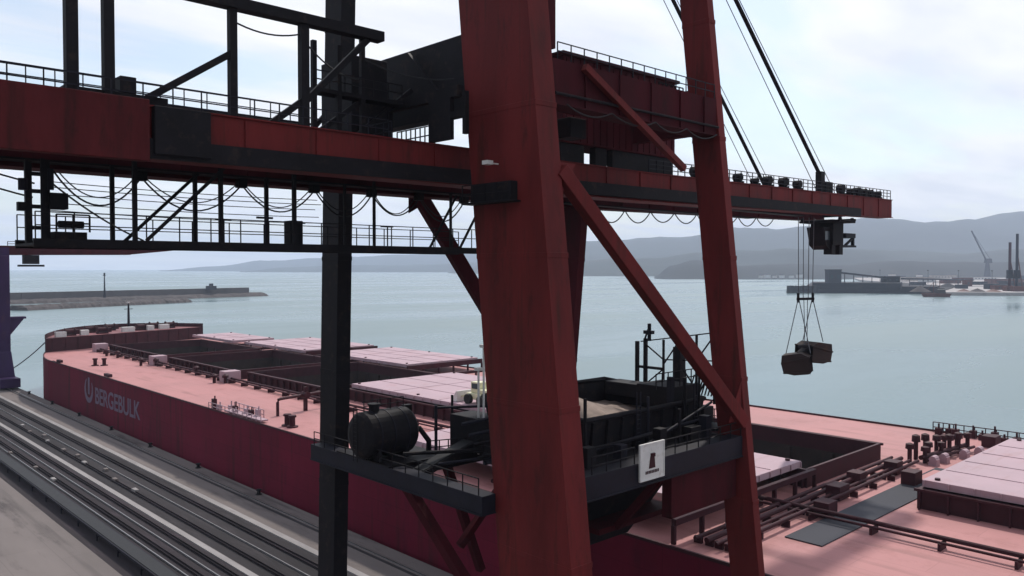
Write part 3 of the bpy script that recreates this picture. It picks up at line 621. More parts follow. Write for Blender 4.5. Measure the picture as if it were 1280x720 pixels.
for p, q_, dr in (((24.5, 44, 48.6), (30.2, 46.4, 47.5), .6), ((30.2, 46.4, 48.9), (34.8, 42.4, 47.6), .5), ((20.1, 44, 48.8), (24.5, 44, 48.9), .4)):
    m = MB(); m.sag(p, q_, dr, .05, 10); m.build('slack_cable', M['cable'], cr)
for x in (40, 43.5, 47, 50.5, 53.6):
    m = MB(); m.box(x - .07, 35.26, 45.34, x + .07, 35.41, 48.05); m.build('tie_stiffener', M['dred'], cr)
m = MB(); m.box(41.0, 37.6, 43.9, 42.6, 39.0, 45.24); m.build('winch_unit', M['dark'], cr, bevel=.04)
m = MB(); m.beam((37.2, 42, 48.2), (46.6, 44, 45.2), .35); m.build('upper_brace', M['dred'], cr)
# braces
m = MB(); m.beam((37.0, 34.9, 41.1), (55.3, 32.9, 23.2), .85, .95); m.build('brace', M['red'], cr, bevel=.05)
m = MB(); m.beam((40.6, 56.0, 43.1), (55.6, 52.4, 19.9), 1.0, 1.15); m.build('brace', M['dred'], cr, bevel=.05)
# service walkway hung under the landside girders
m = MB(); m.box(10.7, 46.3, 36.15, 41.4, 49.9, 36.28); m.box(10.7, 46.2, 36.05, 41.4, 46.32, 36.5); m.box(10.7, 49.88, 36.05, 41.4, 50.0, 36.5); m.build('hung_walkway', M['dark'], cr)
m = MB(); m.rail([(10.8, 46.25, 36.5), (41.4, 46.25, 36.5)], 1.35, 1.75, .028, 2); m.build('walkway_handrail', M['dark'], cr); m = MB(); m.rail([(10.8, 49.95, 36.5), (41.4, 49.95, 36.5)], 1.35, 2.3, .028, 2); m.build('walkway_handrail', M['dark'], cr)
for x in (15.6, 20.4, 25.1, 31.0, 40.6):
    for y in (46.26, 49.94):
        m = MB(); m.beam((x, y, 36.4), (x, y, 40.9 if y > 47 else 40.95), .22 if x < 30 else .16); m.build('hanger', M['dark'], cr)
for y in (46.26, 49.94):
    m = MB(); m.beam((16.2, y, 36.5), (20.6, y, 40.8), .17); m.build('hanger_brace', M['dark'], cr)
    m = MB(); m.beam((38.5, y, 36.5), (41.2, y, 40.7), .14); m.build('hanger_brace', M['dark'], cr)
for x, y in ((22.2, 49.9), (27.4, 49.9), (34.6, 49.9), (23.2, 46.3)):
    m = MB(); m.beam((x, y, 36.5), (x, y, 38.0), .07); m.box(x - .55, y - .1, 37.98, x + .45, y + .1, 38.1); m.build('walkway_lamp', M['slate'], cr)
m = MB(); m.box(26.1, 48.6, 36.5, 27.0, 49.5, 38.1); m.build('control_box', M['dark'], cr, bevel=.03)
# festoon cables under the far girder
fx = [13.0, 17.8, 24.2, 29.6, 34.4, 38.8, 43.4]
for a, b_ in zip(fx, fx[1:]):
    m = MB(); m.sag((a, 51.6, 40.5), (b_, 51.6, 40.5), 1.7 + R.uniform(-.25, .2), .055, 14); m.build('festoon_cable', M['cable'], cr)
    m = MB(); m.sag((a + .3, 51.75, 40.5), (b_ - .3, 51.75, 40.5), 1.35, .04, 14); m.build('festoon_cable', M['cable'], cr)
    m = MB(); m.box(b_ - .3, 51.4, 40.3, b_ + .3, 51.95, 40.85); m.build('cable_carrier', M['dark'], cr)
x = 57.2
while x < 92:
    z = 40.75 + .015 * (x - 56); m = MB(); m.sag((x, 52.8, z), (x + 4.3, 52.8, z + .06), 1.15 + R.uniform(-.15, .15), .06, 12); m.build('festoon_cable', M['cable'], cr)
    m = MB(); m.box(x - .22, 52.6, z - .15, x + .22, 53.0, z + .02); m.build('cable_carrier', M['dark'], cr); x += 4.3
for z, y in ((38.15, 51.2), (38.55, 50.9), (39.1, 51.4), (39.4, 50.6), (39.75, 51.1)):
    m = MB(); m.sag((12.4, y, z + .1), (29.5, y, z), .12, .028, 10); m.build('pull_rope', M['cable'], cr)
m = MB(); m.sag((4, 48, 42), (11.2, 48, 39.4), .3, .05); m.build('power_cable', M['cable'], cr)
m = MB(); m.sag((4, 48.4, 41.4), (11.2, 48.4, 38.7), .3, .05); m.build('power_cable', M['cable'], cr)
m = MB(); m.sag((12, 48.4, 39.6), (17.2, 49.6, 36.6), .25, .05); m.build('power_cable', M['cable'], cr)
# lower platform ring
m = MB(); m.box(36.96, 32.9, 20.7, 55.3, 34.1, 22.2); m.box(36.96, 32.8, 20.62, 55.3, 34.2, 20.72); m.build('platform_beam', M['slate'], cr, bevel=.03)
m = MB(); m.box(33.9, 38.6, 19.3, 35.05, 60.0, 20.5); m.box(33.8, 38.6, 19.22, 35.15, 60.0, 19.31); m.build('platform_beam', M['slate'], cr, bevel=.03)
m = MB(); m.box(35.2, 50.0, 19.2, 55.2, 51.0, 20.4); m.build('platform_beam', M['dark'], cr, bevel=.03)
m = MB(); m.box(54.6, 35.2, 20.6, 55.3, 51, 21.8); m.build('platform_beam', M['slate'], cr, bevel=.03)
m = MB(); m.box(33.9, 48.8, 20.51, 39.5, 56, 20.62); m.build('platform_deck', M['dark'], cr)
m = MB(); m.box(38.5, 34.15, 21.9, 55.2, 36.4, 22.05); m.build('platform_deck', M['dark'], cr)
m = MB(); m.rail([(33.95, 39, 20.5), (33.95, 59.5, 20.5)], 1.1, 1.6, .03); m.build('platform_handrail', M['dark'], cr); m = MB(); m.rail([(38, 33, 22.2), (42.2, 33, 22.2)], 1.1, 1.4, .03); m.build('platform_handrail', M['dark'], cr); m = MB(); m.rail([(45.3, 33, 22.2), (55.2, 33, 22.2)], 1.1, 1.4, .03); m.build('platform_handrail', M['dark'], cr)
m = MB(); m.beam((36, 41, 12), (36, 50.4, 19.4), .7); m.build('knee_brace', M['dred'], cr)
m = MB(); m.beam((44.2, 50.5, 10), (40.6, 50.5, 19.3), .6); m.build('knee_brace', M['dred'], cr)
m = MB(); m.beam((38.2, 46, 14.5), (45, 46, 20.6), .5); m.build('knee_brace', M['dred'], cr)
# storage tank on the platform
m = MB(); tb = Vector((33.2, 51.9, 22.45)); te = Vector((37.9, 51.9, 22.45))
m.path([tb, tb + Vector((.15, 0, 0)), tb + Vector((.4, 0, 0)), te - Vector((.4, 0, 0)), te - Vector((.15, 0, 0)), te], [1.1, 1.55, 1.75, 1.75, 1.55, 1.1], 28)
tank = m.build('dust_tank', M['dark'], cr, smooth=False)
for x in (34.3, 35.5, 36.8):
    m = MB(); m.path([(x - .06, 51.9, 22.45), (x + .06, 51.9, 22.45)], 1.79, 28); j = m.build('tank_strap', M['slate'], cr); j.parent = tank
m = MB(); m.rail([(33.8, 51.9, 24.2), (37.4, 51.9, 24.2)], .8, 1.2, .03, 2); j = m.build('tank_handrail', M['dark'], cr); j.parent = tank
m = MB()
for k in range(11): m.beam((33.0, 51.6, 20.8 + k * .33), (33.0, 52.1, 20.8 + k * .33), .05)
m.beam((33.0, 51.6, 20.6), (33.0, 51.6, 24.6), .06); m.beam((33.0, 52.1, 20.6), (33.0, 52.1, 24.6), .06); j = m.build('tank_ladder', M['dark'], cr); j.parent = tank
m = MB(); m.tube((34.7, 51.9, 24.1), (34.7, 51.9, 24.65), .4, 14); m.tube((34.7, 51.9, 24.65), (34.7, 51.9, 24.75), .5, 14); j = m.build('manhole', M['dark'], cr); j.parent = tank
for x in (34.3, 36.8):
    m = MB(); m.box(x - .15, 50.5, 20.62, x + .15, 53.3, 21.6); j = m.build('saddle', M['dark'], cr); j.parent = tank
m = MB(); m.path([(37.6, 51.9, 22.4), (38.6, 51.4, 22.4), (39.2, 51, 21.4), (39.2, 51, 20.6)], .22, 10); m.build('tank_pipe', M['dark'], cr)
m = MB(); m.beam((38.5, 53, 20.6), (38.5, 53, 23.4), .25); m.box(38.1, 52.8, 23.2, 38.9, 53.2, 24.1); m.build('control_box', M['dark'], cr)
# machinery and conveyor between tank and hopper
m = MB(); m.box(40.2, 44.5, 21.0, 42.6, 49.6, 23.6); m.build('drive_house', M['dark'], cr, bevel=.05)
m = MB(); m.beam((34.5, 47.4, 19.8), (43.5, 47.4, 22.6), 1.4, .45); m.build('conveyor_frame', M['dark'], cr)
m = MB(); m.beam((34.5, 47.4, 20.06), (43.5, 47.4, 22.86), 1.1, .06); m.build('conveyor_belt', M['cable'], cr)
for z, y in ((22.8, 44.6), (23.4, 45.2), (21.9, 44.2), (24.1, 46)):
    m = MB(); m.tube((38.4, y, z - .6), (44, y - 1.6, z), .13, 8); m.build('hydraulic_pipe', M['slate'] if z > 23 else M['dark'], cr)
for x, y in ((40.6, 44.2), (41.7, 43.6), (43, 43)):
    m = MB(); m.tube((x, y, 20.9), (x, y, 22.2), .42, 14); m.tube((x, y, 22.2), (x, y, 22.7), .25, 12); m.build('pump', M['dark'], cr)
m = MB(); m.box(39.2, 41.2, 20.8, 44, 44.4, 20.95); m.beam((39.2, 41.2, 20.8), (44, 41.2, 20.8), .3); m.beam((39.2, 44.4, 20.8), (44, 44.4, 20.8), .3); m.build('pump_platform', M['slate'], cr)
m = MB(); m.rail([(39.2, 44.5, 20.95), (39.2, 41.2, 20.95), (43.8, 41.2, 20.95)], 1.1, 1.1, .03); m.build('platform_handrail', M['dark'], cr)
for y, zt_ in ((46.15, 29.0), (46.75, 27.2)):
    m = MB(); m.beam((40.7, y, 20.8), (40.7, y, zt_), .12); m.box(40.45, y - .2, zt_, 40.95, y + .2, zt_ + .22); m.build('lamp_post', M['white'], cr)
# clutter of pipes, ladders and rails round the hopper
for i, (p, q_, r_) in enumerate((((38, 36.0, 22.6), (55, 36.0, 23.2), .14), ((38.5, 35.6, 23.0), (50, 35.6, 23.0), .09), ((41.2, 36.4, 22.2), (41.2, 36.4, 26.2), .12), ((48, 36.3, 22.1), (48, 36.3, 25.6), .1), ((52.6, 36.3, 22.1), (52.6, 36.3, 26.6), .16), ((54.4, 36.2, 22.1), (54.4, 36.2, 27.2), .1), ((46, 35.2, 22.4), (54.6, 35.2, 24.6), .1), ((50.2, 35.1, 22.1), (50.2, 35.1, 24.6), .12))):
    m = MB(); m.tube(p, q_, r_, 8); m.build('service_pipe', M['slate'] if i % 3 == 0 else M['dark'], cr)
for x, y0 in ((46.4, 36.1), (53.4, 36.0)):
    m = MB()
    for k in range(10): m.beam((x, y0, 22.2 + k * .32), (x + .45, y0, 22.2 + k * .32), .05)
    m.beam((x, y0, 22.05), (x, y0, 26.1), .07); m.beam((x + .45, y0, 22.05), (x + .45, y0, 26.1), .07); m.build('ladder', M['slate'], cr)
for x, w_, h_ in ((39.4, .9, 1.3), (42.8, .7, 1.0), (47.2, .8, 1.5), (51.0, 1.3, 1.1), (53.0, .7, 1.7)):
    m = MB(); m.box(x, 34.6, 22.06, x + w_, 35.3, 22.06 + h_); m.build('control_cabinet', M['dark'] if w_ > .75 else M['slate'], cr, bevel=.03)
m = MB(); m.rail([(50.3, 37.3, 25.75), (55.7, 37.3, 25.75)], 1.2, .8, .035, 2); m.build('hopper_handrail', M['dark'], cr)
for i, (p, q_, r_) in enumerate((((39, 46.6, 21.5), (44, 44.4, 23.9), .12), ((38.2, 48.8, 20.8), (38.2, 48.8, 24.6), .12), ((40.6, 49.8, 20.6), (40.6, 49.8, 25.0), .1), ((38.2, 48.8, 24.4), (42.5, 46.0, 24.4), .1), ((35, 48.6, 21.4), (41, 45.2, 21.4), .14), ((36.5, 46.4, 20.8), (43.8, 43.2, 21.2), .1))):
    m = MB(); m.tube(p, q_, r_, 8); m.build('service_pipe', M['slate'] if i % 2 else M['dark'], cr)
m = MB(); m.rail([(38.6, 50.0, 20.62), (40.2, 47.6, 21.0), (42.8, 44.4, 23.6), (44, 43.6, 23.8)], 1.0, .8, .035, 2); m.build('stair_handrail', M['dark'], cr)
# hopper
hx0, hx1, hy0, hy1, hz = 41.6, 56.0, 36.8, 47.2, 25.0
t = .18; hp_ = MB()
def wallq(a, b_, c_, d_): hp_.add([a, b_, c_, d_], [(0, 1, 2, 3)])
ti = 46; 
def ring(x0, y0, x1, y1, z): return [(x0, y0, z), (x1, y0, z), (x1, y1, z), (x0, y1, z)]
out1 = [(x, y, z - (.55 if y < 40 else 0)) for x, y, z in ring(hx0, hy0, hx1, hy1, hz)]; out0 = ring(hx0 + .6, hy0 + .4, hx1 - .6, hy1 - .6, 21.2); bot = ring(46.5, 40.5, 51, 44, 14)
in1 = [(x, y, z - (.55 if y < 40 else 0)) for x, y, z in ring(hx0 + t, hy0 + t, hx1 - t, hy1 - t, hz)]; in0 = ring(hx0 + .9, hy0 + .7, hx1 - .9, hy1 - .9, 21.4); inb = ring(47, 41, 50.5, 43.5, 15)
lv = bot + out0 + out1 + in1 + in0 + inb; fs = []
for L_ in range(5):
    for k in range(4): fs.append((L_ * 4 + k, L_ * 4 + (k + 1) % 4, L_ * 4 + 4 + (k + 1) % 4, L_ * 4 + 4 + k))
fs.append((0, 3, 2, 1)); fs.append((20, 21, 22, 23))
hp_.add(lv, fs); hop = hp_.build('hopper', M['dark'], cr)
m = MB()
m.path([(hx0, hy0, hz - .45), ((hx0 + hx1) / 2, hy0 - .1, hz - .45), (hx1, hy0, hz - .45), (hx1, hy1, hz + .1), (hx0, hy1, hz + .1), (hx0, hy0, hz - .45)], .2, 8); j = m.build('rim', M['dark'], cr); j.parent = hop
# curved dust flap along the back and ore inside
m = MB(); n = 14; v = []
for i in range(n + 1):
    x = hx0 + (hx1 - hx0) * i / n; a = math.sin(math.pi * i / n); v += [(x, hy1, hz - .2), (x, hy1 - .3 - .3 * a, hz + .05 + .25 * a), (x, hy1 + .12, hz - .2), (x, hy1 - .2 - .3 * a, hz + .17 + .25 * a)]
f_ = []
for i in range(n): o = i * 4; f_ += [(o, o + 4, o + 5, o + 1), (o + 2, o + 3, o + 7, o + 6), (o + 1, o + 5, o + 7, o + 3)]
m.add(v, f_); j = m.build('dust_flap', M['dark'], cr); j.parent = hop
m = MB(); G = 16; v = []; f_ = []
for i in range(G + 1):
    for k in range(G + 1):
        x = hx0 + .5 + (hx1 - hx0 - 1.0) * i / G; y = hy0 + .45 + (hy1 - hy0 - .9) * k / G; dx = (x - 45.0) / 5.5; dy = (y - 44.8) / 4.2
        v.append((x, y, 23.2 + 2.35 * math.exp(-(dx * dx + dy * dy)) + .25 * mnoise.noise(Vector((x * .8, y * .8, 0)))))
for i in range(G):
    for k in range(G): o = i * (G + 1) + k; f_.append((o, o + G + 1, o + G + 2, o + 1))
m.add(v, f_); j = m.build('ore_heap', M['ore'], cr); j.parent = hop
for k in range(9):
    x = hx0 + .8 + k * 1.6; m = MB(); m.hexa([(x - .1, hy0 + .1, 21.2), (x + .1, hy0 + .1, 21.2), (x + .1, hy0 + .5, 21.2), (x - .1, hy0 + .5, 21.2)], [(x - .1, hy0 - .22, 24.35), (x + .1, hy0 - .22, 24.35), (x + .1, hy0, 24.35), (x - .1, hy0, 24.35)]); j = m.build('hopper_rib', M['dark'], cr); j.parent = hop
m = MB(); m.box(52.4, 37.4, 24.2, 55.8, 40.8, 25.7); m.box(54.0, 40.9, 24.2, 55.9, 45.4, 25.3); m.build('flap_drive', M['dark'], cr, bevel=.06)
m = MB(); m.box(51.8, 37.0, 24.6, 52.2, 37.4, 26.6); m.build('flap_cylinder', M['slate'], cr)
# wind shield frame on the ship side of the hopper
m = MB(); X = 57.0
for y, z in ((44.3, 28.6), (43.4, 28.9), (41.5, 28.9), (38.2, 29.5), (36.5, 29.8)): m.beam((X, y, 24.0), (X, y, z), .16 if y < 43 else .28)
m.beam((X, 44.3, 26.4), (X, 41.5, 26.4), .22); m.beam((X, 43.9, 28.6), (X, 36.4, 29.8), .1); m.beam((X, 41.5, 27.2), (X, 36.4, 27.5), .1)
for (ya, za, yb, zb) in ((43.4, 28.4, 41.5, 27.2), (41.5, 26.8, 39.9, 28.9), (38.2, 27.4, 36.5, 29.6), (44.3, 24.2, 41.5, 26.4), (38.2, 24.2, 36.5, 27.4), (39.8, 26.9, 38.2, 25.0)): m.beam((X, ya, za), (X, yb, zb), .1)
for k in range(8): m.beam((X, 38.9 - k * .3, 24.6), (X, 38.4 - k * .3, 26.2), .09)
m.build('wind_shield_frame', M['dark'], cr)
m = MB(); m.beam((X, 39.9, 23.5), (X, 39.9, 28.4), .75); m.beam((X, 39.9, 25.3), (X, 41.0, 25.3), .5); m.build('shield_post', M['dark'], cr)
m = MB(); m.tube((X, 43.0, 28.7), (X, 43.0, 30.2), .16); m.beam((X, 43.5, 28.8), (X, 42.9, 30.2), .12); m.box(X - .2, 42.6, 29.3, X + .2, 43.5, 29.6); m.build('floodlight', M['slate'], cr)
m = MB(); m.box(57.05, 43.0, 21.5, 57.3, 45, 24.5); m.box(54.8, 35.0, 22.3, 57.2, 46, 22.5); m.rail([(57.1, 35.2, 22.5), (57.1, 46, 22.5)], 1.1, 1.4, .03); m.build('ship_side_gangway', M['dark'], cr)
for y in (37, 39, 41): 
    m = MB(); m.box(55.4, y - .6, 22.55, 56.8, y + .6, 23.9); m.build('motor_housing', M['dark'], cr, bevel=.06)
m = MB(); m.box(44, 37.5, 16, 55, 46.5, 16.4); m.beam((46, 37.5, 16.2), (46, 33.5, 20.7), .5); m.beam((53.5, 37.5, 16.2), (53.5, 33.5, 20.7), .5); m.build('hopper_cradle', M['dred'], cr)
m = MB(); m.box(46.6, 33.2, 17.6, 54.9, 34, 20.6); m.build('side_girder_plate', M['dred'], cr)
# ladder and trunk on the seaward side of A at height of the hopper
m = MB()
for k in range(26): m.beam((37.3, 35.2, 24.4 + k * .32), (37.3, 35.7, 24.4 + k * .32), .04)
m.beam((37.3, 35.2, 24.2), (37.3, 35.2, 32.8), .07); m.beam((37.3, 35.7, 24.2), (37.3, 35.7, 32.8), .07); m.build('ladder', M['dark'], cr)
m = MB(); m.box(36.97, 35.4, 30.0, 37.35, 36.4, 31.4); m.build('junction_box', M['dark'], cr)

# sign on the platform beam
sg = thing('sign', 'white rectangular sign with dark red emblem on the crane platform beam', 'sign', (43.7, 32.7, 21.05))
MB().box(42.45, 32.70, 21.05, 45.0, 32.78, 23.4).build('panel', M['white'], sg)
m = MB(); m.box(42.4, 32.66, 21.0, 42.48, 32.8, 23.45); m.box(44.97, 32.66, 21.0, 45.05, 32.8, 23.45); m.box(42.48, 32.66, 23.37, 44.97, 32.8, 23.45); m.box(42.48, 32.66, 21.0, 44.97, 32.8, 21.08); m.build('frame', M['white'], sg)
m = MB(); m.hexa([(43.35, 32.68, 21.75), (44.05, 32.68, 21.75), (44.05, 32.699, 21.75), (43.35, 32.699, 21.75)], [(43.5, 32.68, 22.55), (43.95, 32.68, 22.55), (43.95, 32.699, 22.55), (43.5, 32.699, 22.55)])
m.path([(43.72, 32.675, 22.55), (43.72, 32.675, 22.75)], .2, 10); m.build('emblem', M['maroon'], sg)
m = MB()
for k in range(9): x = 43.0 + k * .165; m.box(x, 32.68, 21.42, x + .11, 32.699, 21.62)
m.build('lettering_line', M['maroon'], sg)
m = MB(); m.box(43.0, 32.78, 21.3, 43.15, 32.88, 22.1); m.box(44.3, 32.78, 21.3, 44.45, 32.88, 22.1); m.build('bracket', M['dark'], sg)

# maintenance hoist standing on the hung walkway
mh2 = thing('maintenance_hoist', 'tall dark hoist frame with boxes at the landside end of the hung walkway', 'hoist', (11.4, 48, 36.3))
m = MB(); m.beam((10.9, 48, 36.3), (10.9, 48, 40.6), .3); m.beam((11.7, 48, 36.3), (11.7, 48, 40.6), .36); m.beam((11.3, 46.9, 36.3), (11.3, 46.9, 40.6), .16)
for z in (37.1, 38.2, 39.0, 39.9): m.beam((10.9, 48, z), (11.7, 48, z), .2)
m.build('frame', M['dark'], mh2)
m = MB(); m.box(11.8, 47.6, 38.1, 12.7, 48.4, 38.95); m.build('winch_box', M['dark'], mh2, bevel=.04)
m = MB(); m.box(10.4, 47.8, 37.95, 10.8, 48.2, 38.4); m.build('floodlight', M['dark'], mh2)
m = MB(); m.box(11.95, 47.3, 36.3, 13.5, 48.6, 36.9); m.tube((12.2, 47.6, 37.3), (13.4, 47.6, 37.3), .2); m.build('drum', M['dark'], mh2)
m = MB(); m.rail([(12.0, 47.2, 36.9), (13.6, 47.2, 36.9)], .9, .8, .04, 2); m.build('guard', M['dark'], mh2)
m = MB(); m.tube((10.6, 47.7, 39.0), (10.6, 47.7, 39.6), .22); m.build('cylinder', M['slate'], mh2); m = MB(); m.tube((11.9, 47.8, 39.1), (11.9, 47.8, 40.2), .16); m.build('cylinder', M['slate'], mh2)

# operator cab trolley under the boom
oc = thing('cab_trolley', 'dark operator cab trolley hanging under the tip of the red boom', 'trolley', (101, 48, 41.4))
m = MB(); m.box(99.3, 46.6, 37.9, 102.2, 49.6, 41.1); m.box(98.6, 45.5, 40.7, 103.2, 50.8, 41.0); m.build('body', M['dark'], oc, bevel=.06)
m = MB(); m.hexa([(98.3, 47, 37.8), (99.28, 47, 37.3), (99.28, 49.2, 37.3), (98.3, 49.2, 37.8)], [(97.5, 47, 40.1), (99.28, 47, 40.1), (99.28, 49.2, 40.1), (97.5, 49.2, 40.1)]); cab = m.build('cab', M['dark'], oc)
m = MB(); m.box(97.9, 46.96, 38.5, 99.1, 46.99, 39.6); j = m.build('window', M['glass'], oc); j.parent = cab
m = MB(); m.box(102.22, 46.8, 37.7, 106.4, 48.6, 37.95); m.box(103.6, 46.9, 38.9, 106.4, 48.4, 39.5); m.beam((106.2, 47.2, 37.9), (106.2, 47.2, 39.2), .35); m.beam((104, 47.2, 37.95), (106.2, 47.2, 38.9), .25); m.build('service_platform', M['slate'], oc)
for x in (99.7, 101.8): m = MB(); m.box(x - .45, 46.7, 36.7, x + .45, 47.8, 37.9); m.build('buffer', M['dark'], oc)
for y in (45.7, 50.6):
    for x in (99.2, 102.6): m = MB(); m.tube((x, y - .15, 41.12), (x, y + .15, 41.12), .24, 12); m.build('wheel', M['dark'], oc)
m = MB(); m.box(103.3, 46, 41.0, 104.4, 50, 41.3); m.build('cable_arm', M['dark'], oc)

# clamshell grab hanging on its ropes
gb = thing('grab_bucket', 'dark open clamshell grab hanging from long wire ropes above the water', 'grab', (95.2, 48, 23))
zt = 41.2
RT0 = Vector((math.cos(rad(43.4)), -math.sin(rad(43.4)), 0)); FW0 = Vector((math.sin(rad(43.4)), math.cos(rad(43.4)), 0))
gc = Vector((95.4, 48.2, 31.2)); ga = (RT0 * .94 + FW0 * .34).normalized(); gn = Vector((-ga.y, ga.x, 0))
for a_ in (-1.05, -.35, .4, 1.05):
    m = MB(); p_ = gc + ga * a_; m.tube(p_, (p_.x + .2 * a_, p_.y, zt), .05, 6); m.build('hoist_rope', M['rope'], gb)
m = MB(); m.beam(gc - ga * 1.15, gc + ga * 1.15, .5, .3)
for s_ in (-1, 1): m.beam(gc + ga * (1.1 * s_) - Vector((0, 0, .45)), gc + ga * (1.1 * s_) + Vector((0, 0, .7)), .24)
m.build('spreader_bar', M['dark'], gb)
def shell_half(c_, ax_, tilt, flip):
    # scoop outline in the (axis, height) plane, open towards the other half
    prof = [(-1.55, 1.05), (-1.7, .1), (-1.5, -1.05), (-.3, -1.35), (1.35, -1.25), (1.6, -1.1), (1.55, .75), (.6, 1.25)]
    nn = Vector((-ax_.y, ax_.x, 0)); v = []; ct, st = math.cos(tilt), math.sin(tilt)
    for w_ in (-1.45, 1.45):
        for x, z in prof: xx = x * flip; v.append(c_ + ax_ * (xx * ct - z * st) + Vector((0, 0, xx * st + z * ct)) + nn * w_)
    mm = MB(); n = 8; mm.add(v, [tuple(range(n)), tuple(range(2 * n - 1, n - 1, -1))] + [(i, n + i, n + (i + 1) % n, (i + 1) % n) for i in range(n) if i != 5])
    for w_ in (-1.5, 1.5):          # side ribs and lip
        for (p_, q_) in ((1, 6), (2, 5)):
            P_ = [c_ + ax_ * (x * flip * ct - z * st) + Vector((0, 0, x * flip * st + z * ct)) + nn * w_ for x, z in (prof[p_], prof[q_])]; mm.beam(P_[0], P_[1], .14, .2)
    return mm
cl = Vector((92.1, 47.5, 23.6)); crr = Vector((95.5, 47.2, 24.75)); ax2 = (RT0 * .9 - FW0 * .43).normalized()
h1 = shell_half(cl, ax2, rad(4), 1).build('shell', M['hold'], gb, bevel=.05)
h2 = shell_half(crr, (RT0 * .9 + FW0 * .43).normalized(), rad(-3), -1).build('shell', M['hold'], gb, bevel=.05)
m = MB(); m.beam(cl + Vector((.6, 0, 1.0)), crr + Vector((-.4, 0, .9)), .8, .6); m.tube((93.8, 46.6, 25.3), (94.2, 48.3, 25.3), .4, 12); m.build('hinge_beam', M['dark'], gb, bevel=.05)
for s_, tgt in ((-1.1, cl - ax2 * 1.3 + Vector((0, 0, 1.1))), (-1.0, cl + ax2 * 1.5 + Vector((0, 0, 1.2))), (1.0, crr - RT0 * 1.3 + Vector((0, 0, 1.2))), (1.1, crr + RT0 * 1.2 + Vector((0, 0, 1.2)))):
    m = MB(); m.tube(gc + ga * s_, tgt, .06, 6); m.build('closing_rope', M['rope'], gb)
for d_ in (-.25, .3): m = MB(); m.tube(gc + ga * d_, Vector((94.2 + d_, 47.5, 25.5)), .05, 6); m.build('hoist_rope', M['rope'], gb)

# ------------------------------------------------------------------ second crane far along the quay
pc = thing('quay_crane', 'purple blue quay crane standing far along the quay beyond the ship', 'crane', (48, 278, 0))
m = MB(); m.box(53.8, 274.5, 3, 57.3, 278, 38.6); m.build('leg', M['purple'], pc, bevel=.1)
m = MB(); m.box(53.2, 268, .6, 59.0 - .7, 284, 3.2); m.hexa([(53.4, 273, 3.2), (58, 273, 3.2), (58, 279, 3.2), (53.4, 279, 3.2)], [(53.7, 274.4, 10.5), (57.4, 274.4, 10.5), (57.4, 278.1, 10.5), (53.7, 278.1, 10.5)]); m.build('leg_base', M['purple'], pc, bevel=.1)
m = MB(); m.hexa([(57.3, 275, 15.5), (57.5, 275, 15.5), (57.5, 278, 15.5), (57.3, 278, 15.5)], [(57.3, 275, 20), (60.9, 275, 20), (60.9, 278, 20), (57.3, 278, 20)]); m.box(57.3, 274.6, 20, 61.4, 278.4, 20.6); m.build('bracket', M['purple'], pc)
for (x, y) in ((53.8, 290), (34, 274.5), (34, 290)):
    m = MB(); m.box(x, y, .6, x + 3, y + 3, 38.6); m.build('leg', M['purple'], pc, bevel=.1)
m = MB(); m.box(34, 276, 20, 53.8, 277.6, 22); m.box(34, 291, 20, 53.8, 292.6, 22); m.build('cross_beam', M['purple'], pc)
m = MB(); m.hexa([(20, 280, 38.4), (93, 280, 39.3), (93, 284, 39.3), (20, 284, 38.4)], [(20, 280, 41.4), (93, 280, 41.9), (93, 284, 41.9), (20, 284, 41.4)]); m.hexa([(93, 280, 39.4), (108, 280, 41.0), (108, 284, 41.0), (93, 284, 39.4)], [(93, 280, 41.9), (108, 280, 42.2), (108, 284, 42.2), (93, 284, 41.9)]); m.build('boom', M['dred'], pc)
m = MB(); m.box(53.5, 276, 38.6, 57.6, 292.5, 41); m.box(33.5, 276, 38.6, 37.4, 292.5, 41); m.build('portal_beam', M['purple'], pc)
m = MB(); m.box(62.5, 280.5, 36.2, 66.5, 283.5, 38.9); m.box(61.3, 280.2, 35.4, 67.8, 283.8, 36.0); m.build('trolley', M['dark'], pc)
m = MB(); m.rail([(58, 280, 41.5), (106, 280, 42.2)], 1.4, 3, .08, 2); m.build('handrail', M['slate'], pc)

# ------------------------------------------------------------------ breakwater, beacon
def mound(name, label, pts, wid, ztop, m, seg=26, seed=0):
    b = MB(); v = []; f_ = []; P = [Vector((x, y, 0)) for x, y in pts]
    tot = sum((b_ - a).length for a, b_ in zip(P, P[1:]))
    S = []
    for i in range(seg * 4 + 1):
        dd_ = tot * i / (seg * 4)
        for a, b_ in zip(P, P[1:]):
            l = (b_ - a).length
            if dd_ <= l + 1e-6: S.append((a.lerp(b_, dd_ / l), (b_ - a).normalized())); break
            dd_ -= l
    for i, (c_, dr) in enumerate(S):
        nn = Vector((-dr.y, dr.x, 0))
        for k, (o, z) in enumerate(((-1, -5), (-.72, -.6), (-.42, ztop), (.42, ztop), (.72, -.6), (1, -5))):
            e = mnoise.noise(Vector((i * .7 + seed, k * 3.1, 0))); e2 = mnoise.noise(Vector((i * .7 + seed, k * 3.1, 9)))
            end = 1 if 0 < i < len(S) - 1 else .35
            v.append(c_ + nn * (o * wid * end + e * wid * .12) + Vector((0, 0, z + (e2 * 1.2 if 0 < k < 5 else 0))))
    n = 6
    for i in range(len(S) - 1):
        for k in range(5): f_.append((i * n + k, (i + 1) * n + k, (i + 1) * n + k + 1, i * n + k + 1))
    f_ += [tuple(range(n)), tuple(range((len(S) - 1) * n + n - 1, (len(S) - 1) * n - 1, -1))]
    b.add(v, f_); o = b.build(name, m, loc=(pts[0][0], pts[0][1], -3)); return o
o = thing('breakwater', 'long grey breakwater with a parapet reaching across the harbour mouth', 'breakwater', (320, 960, -3))
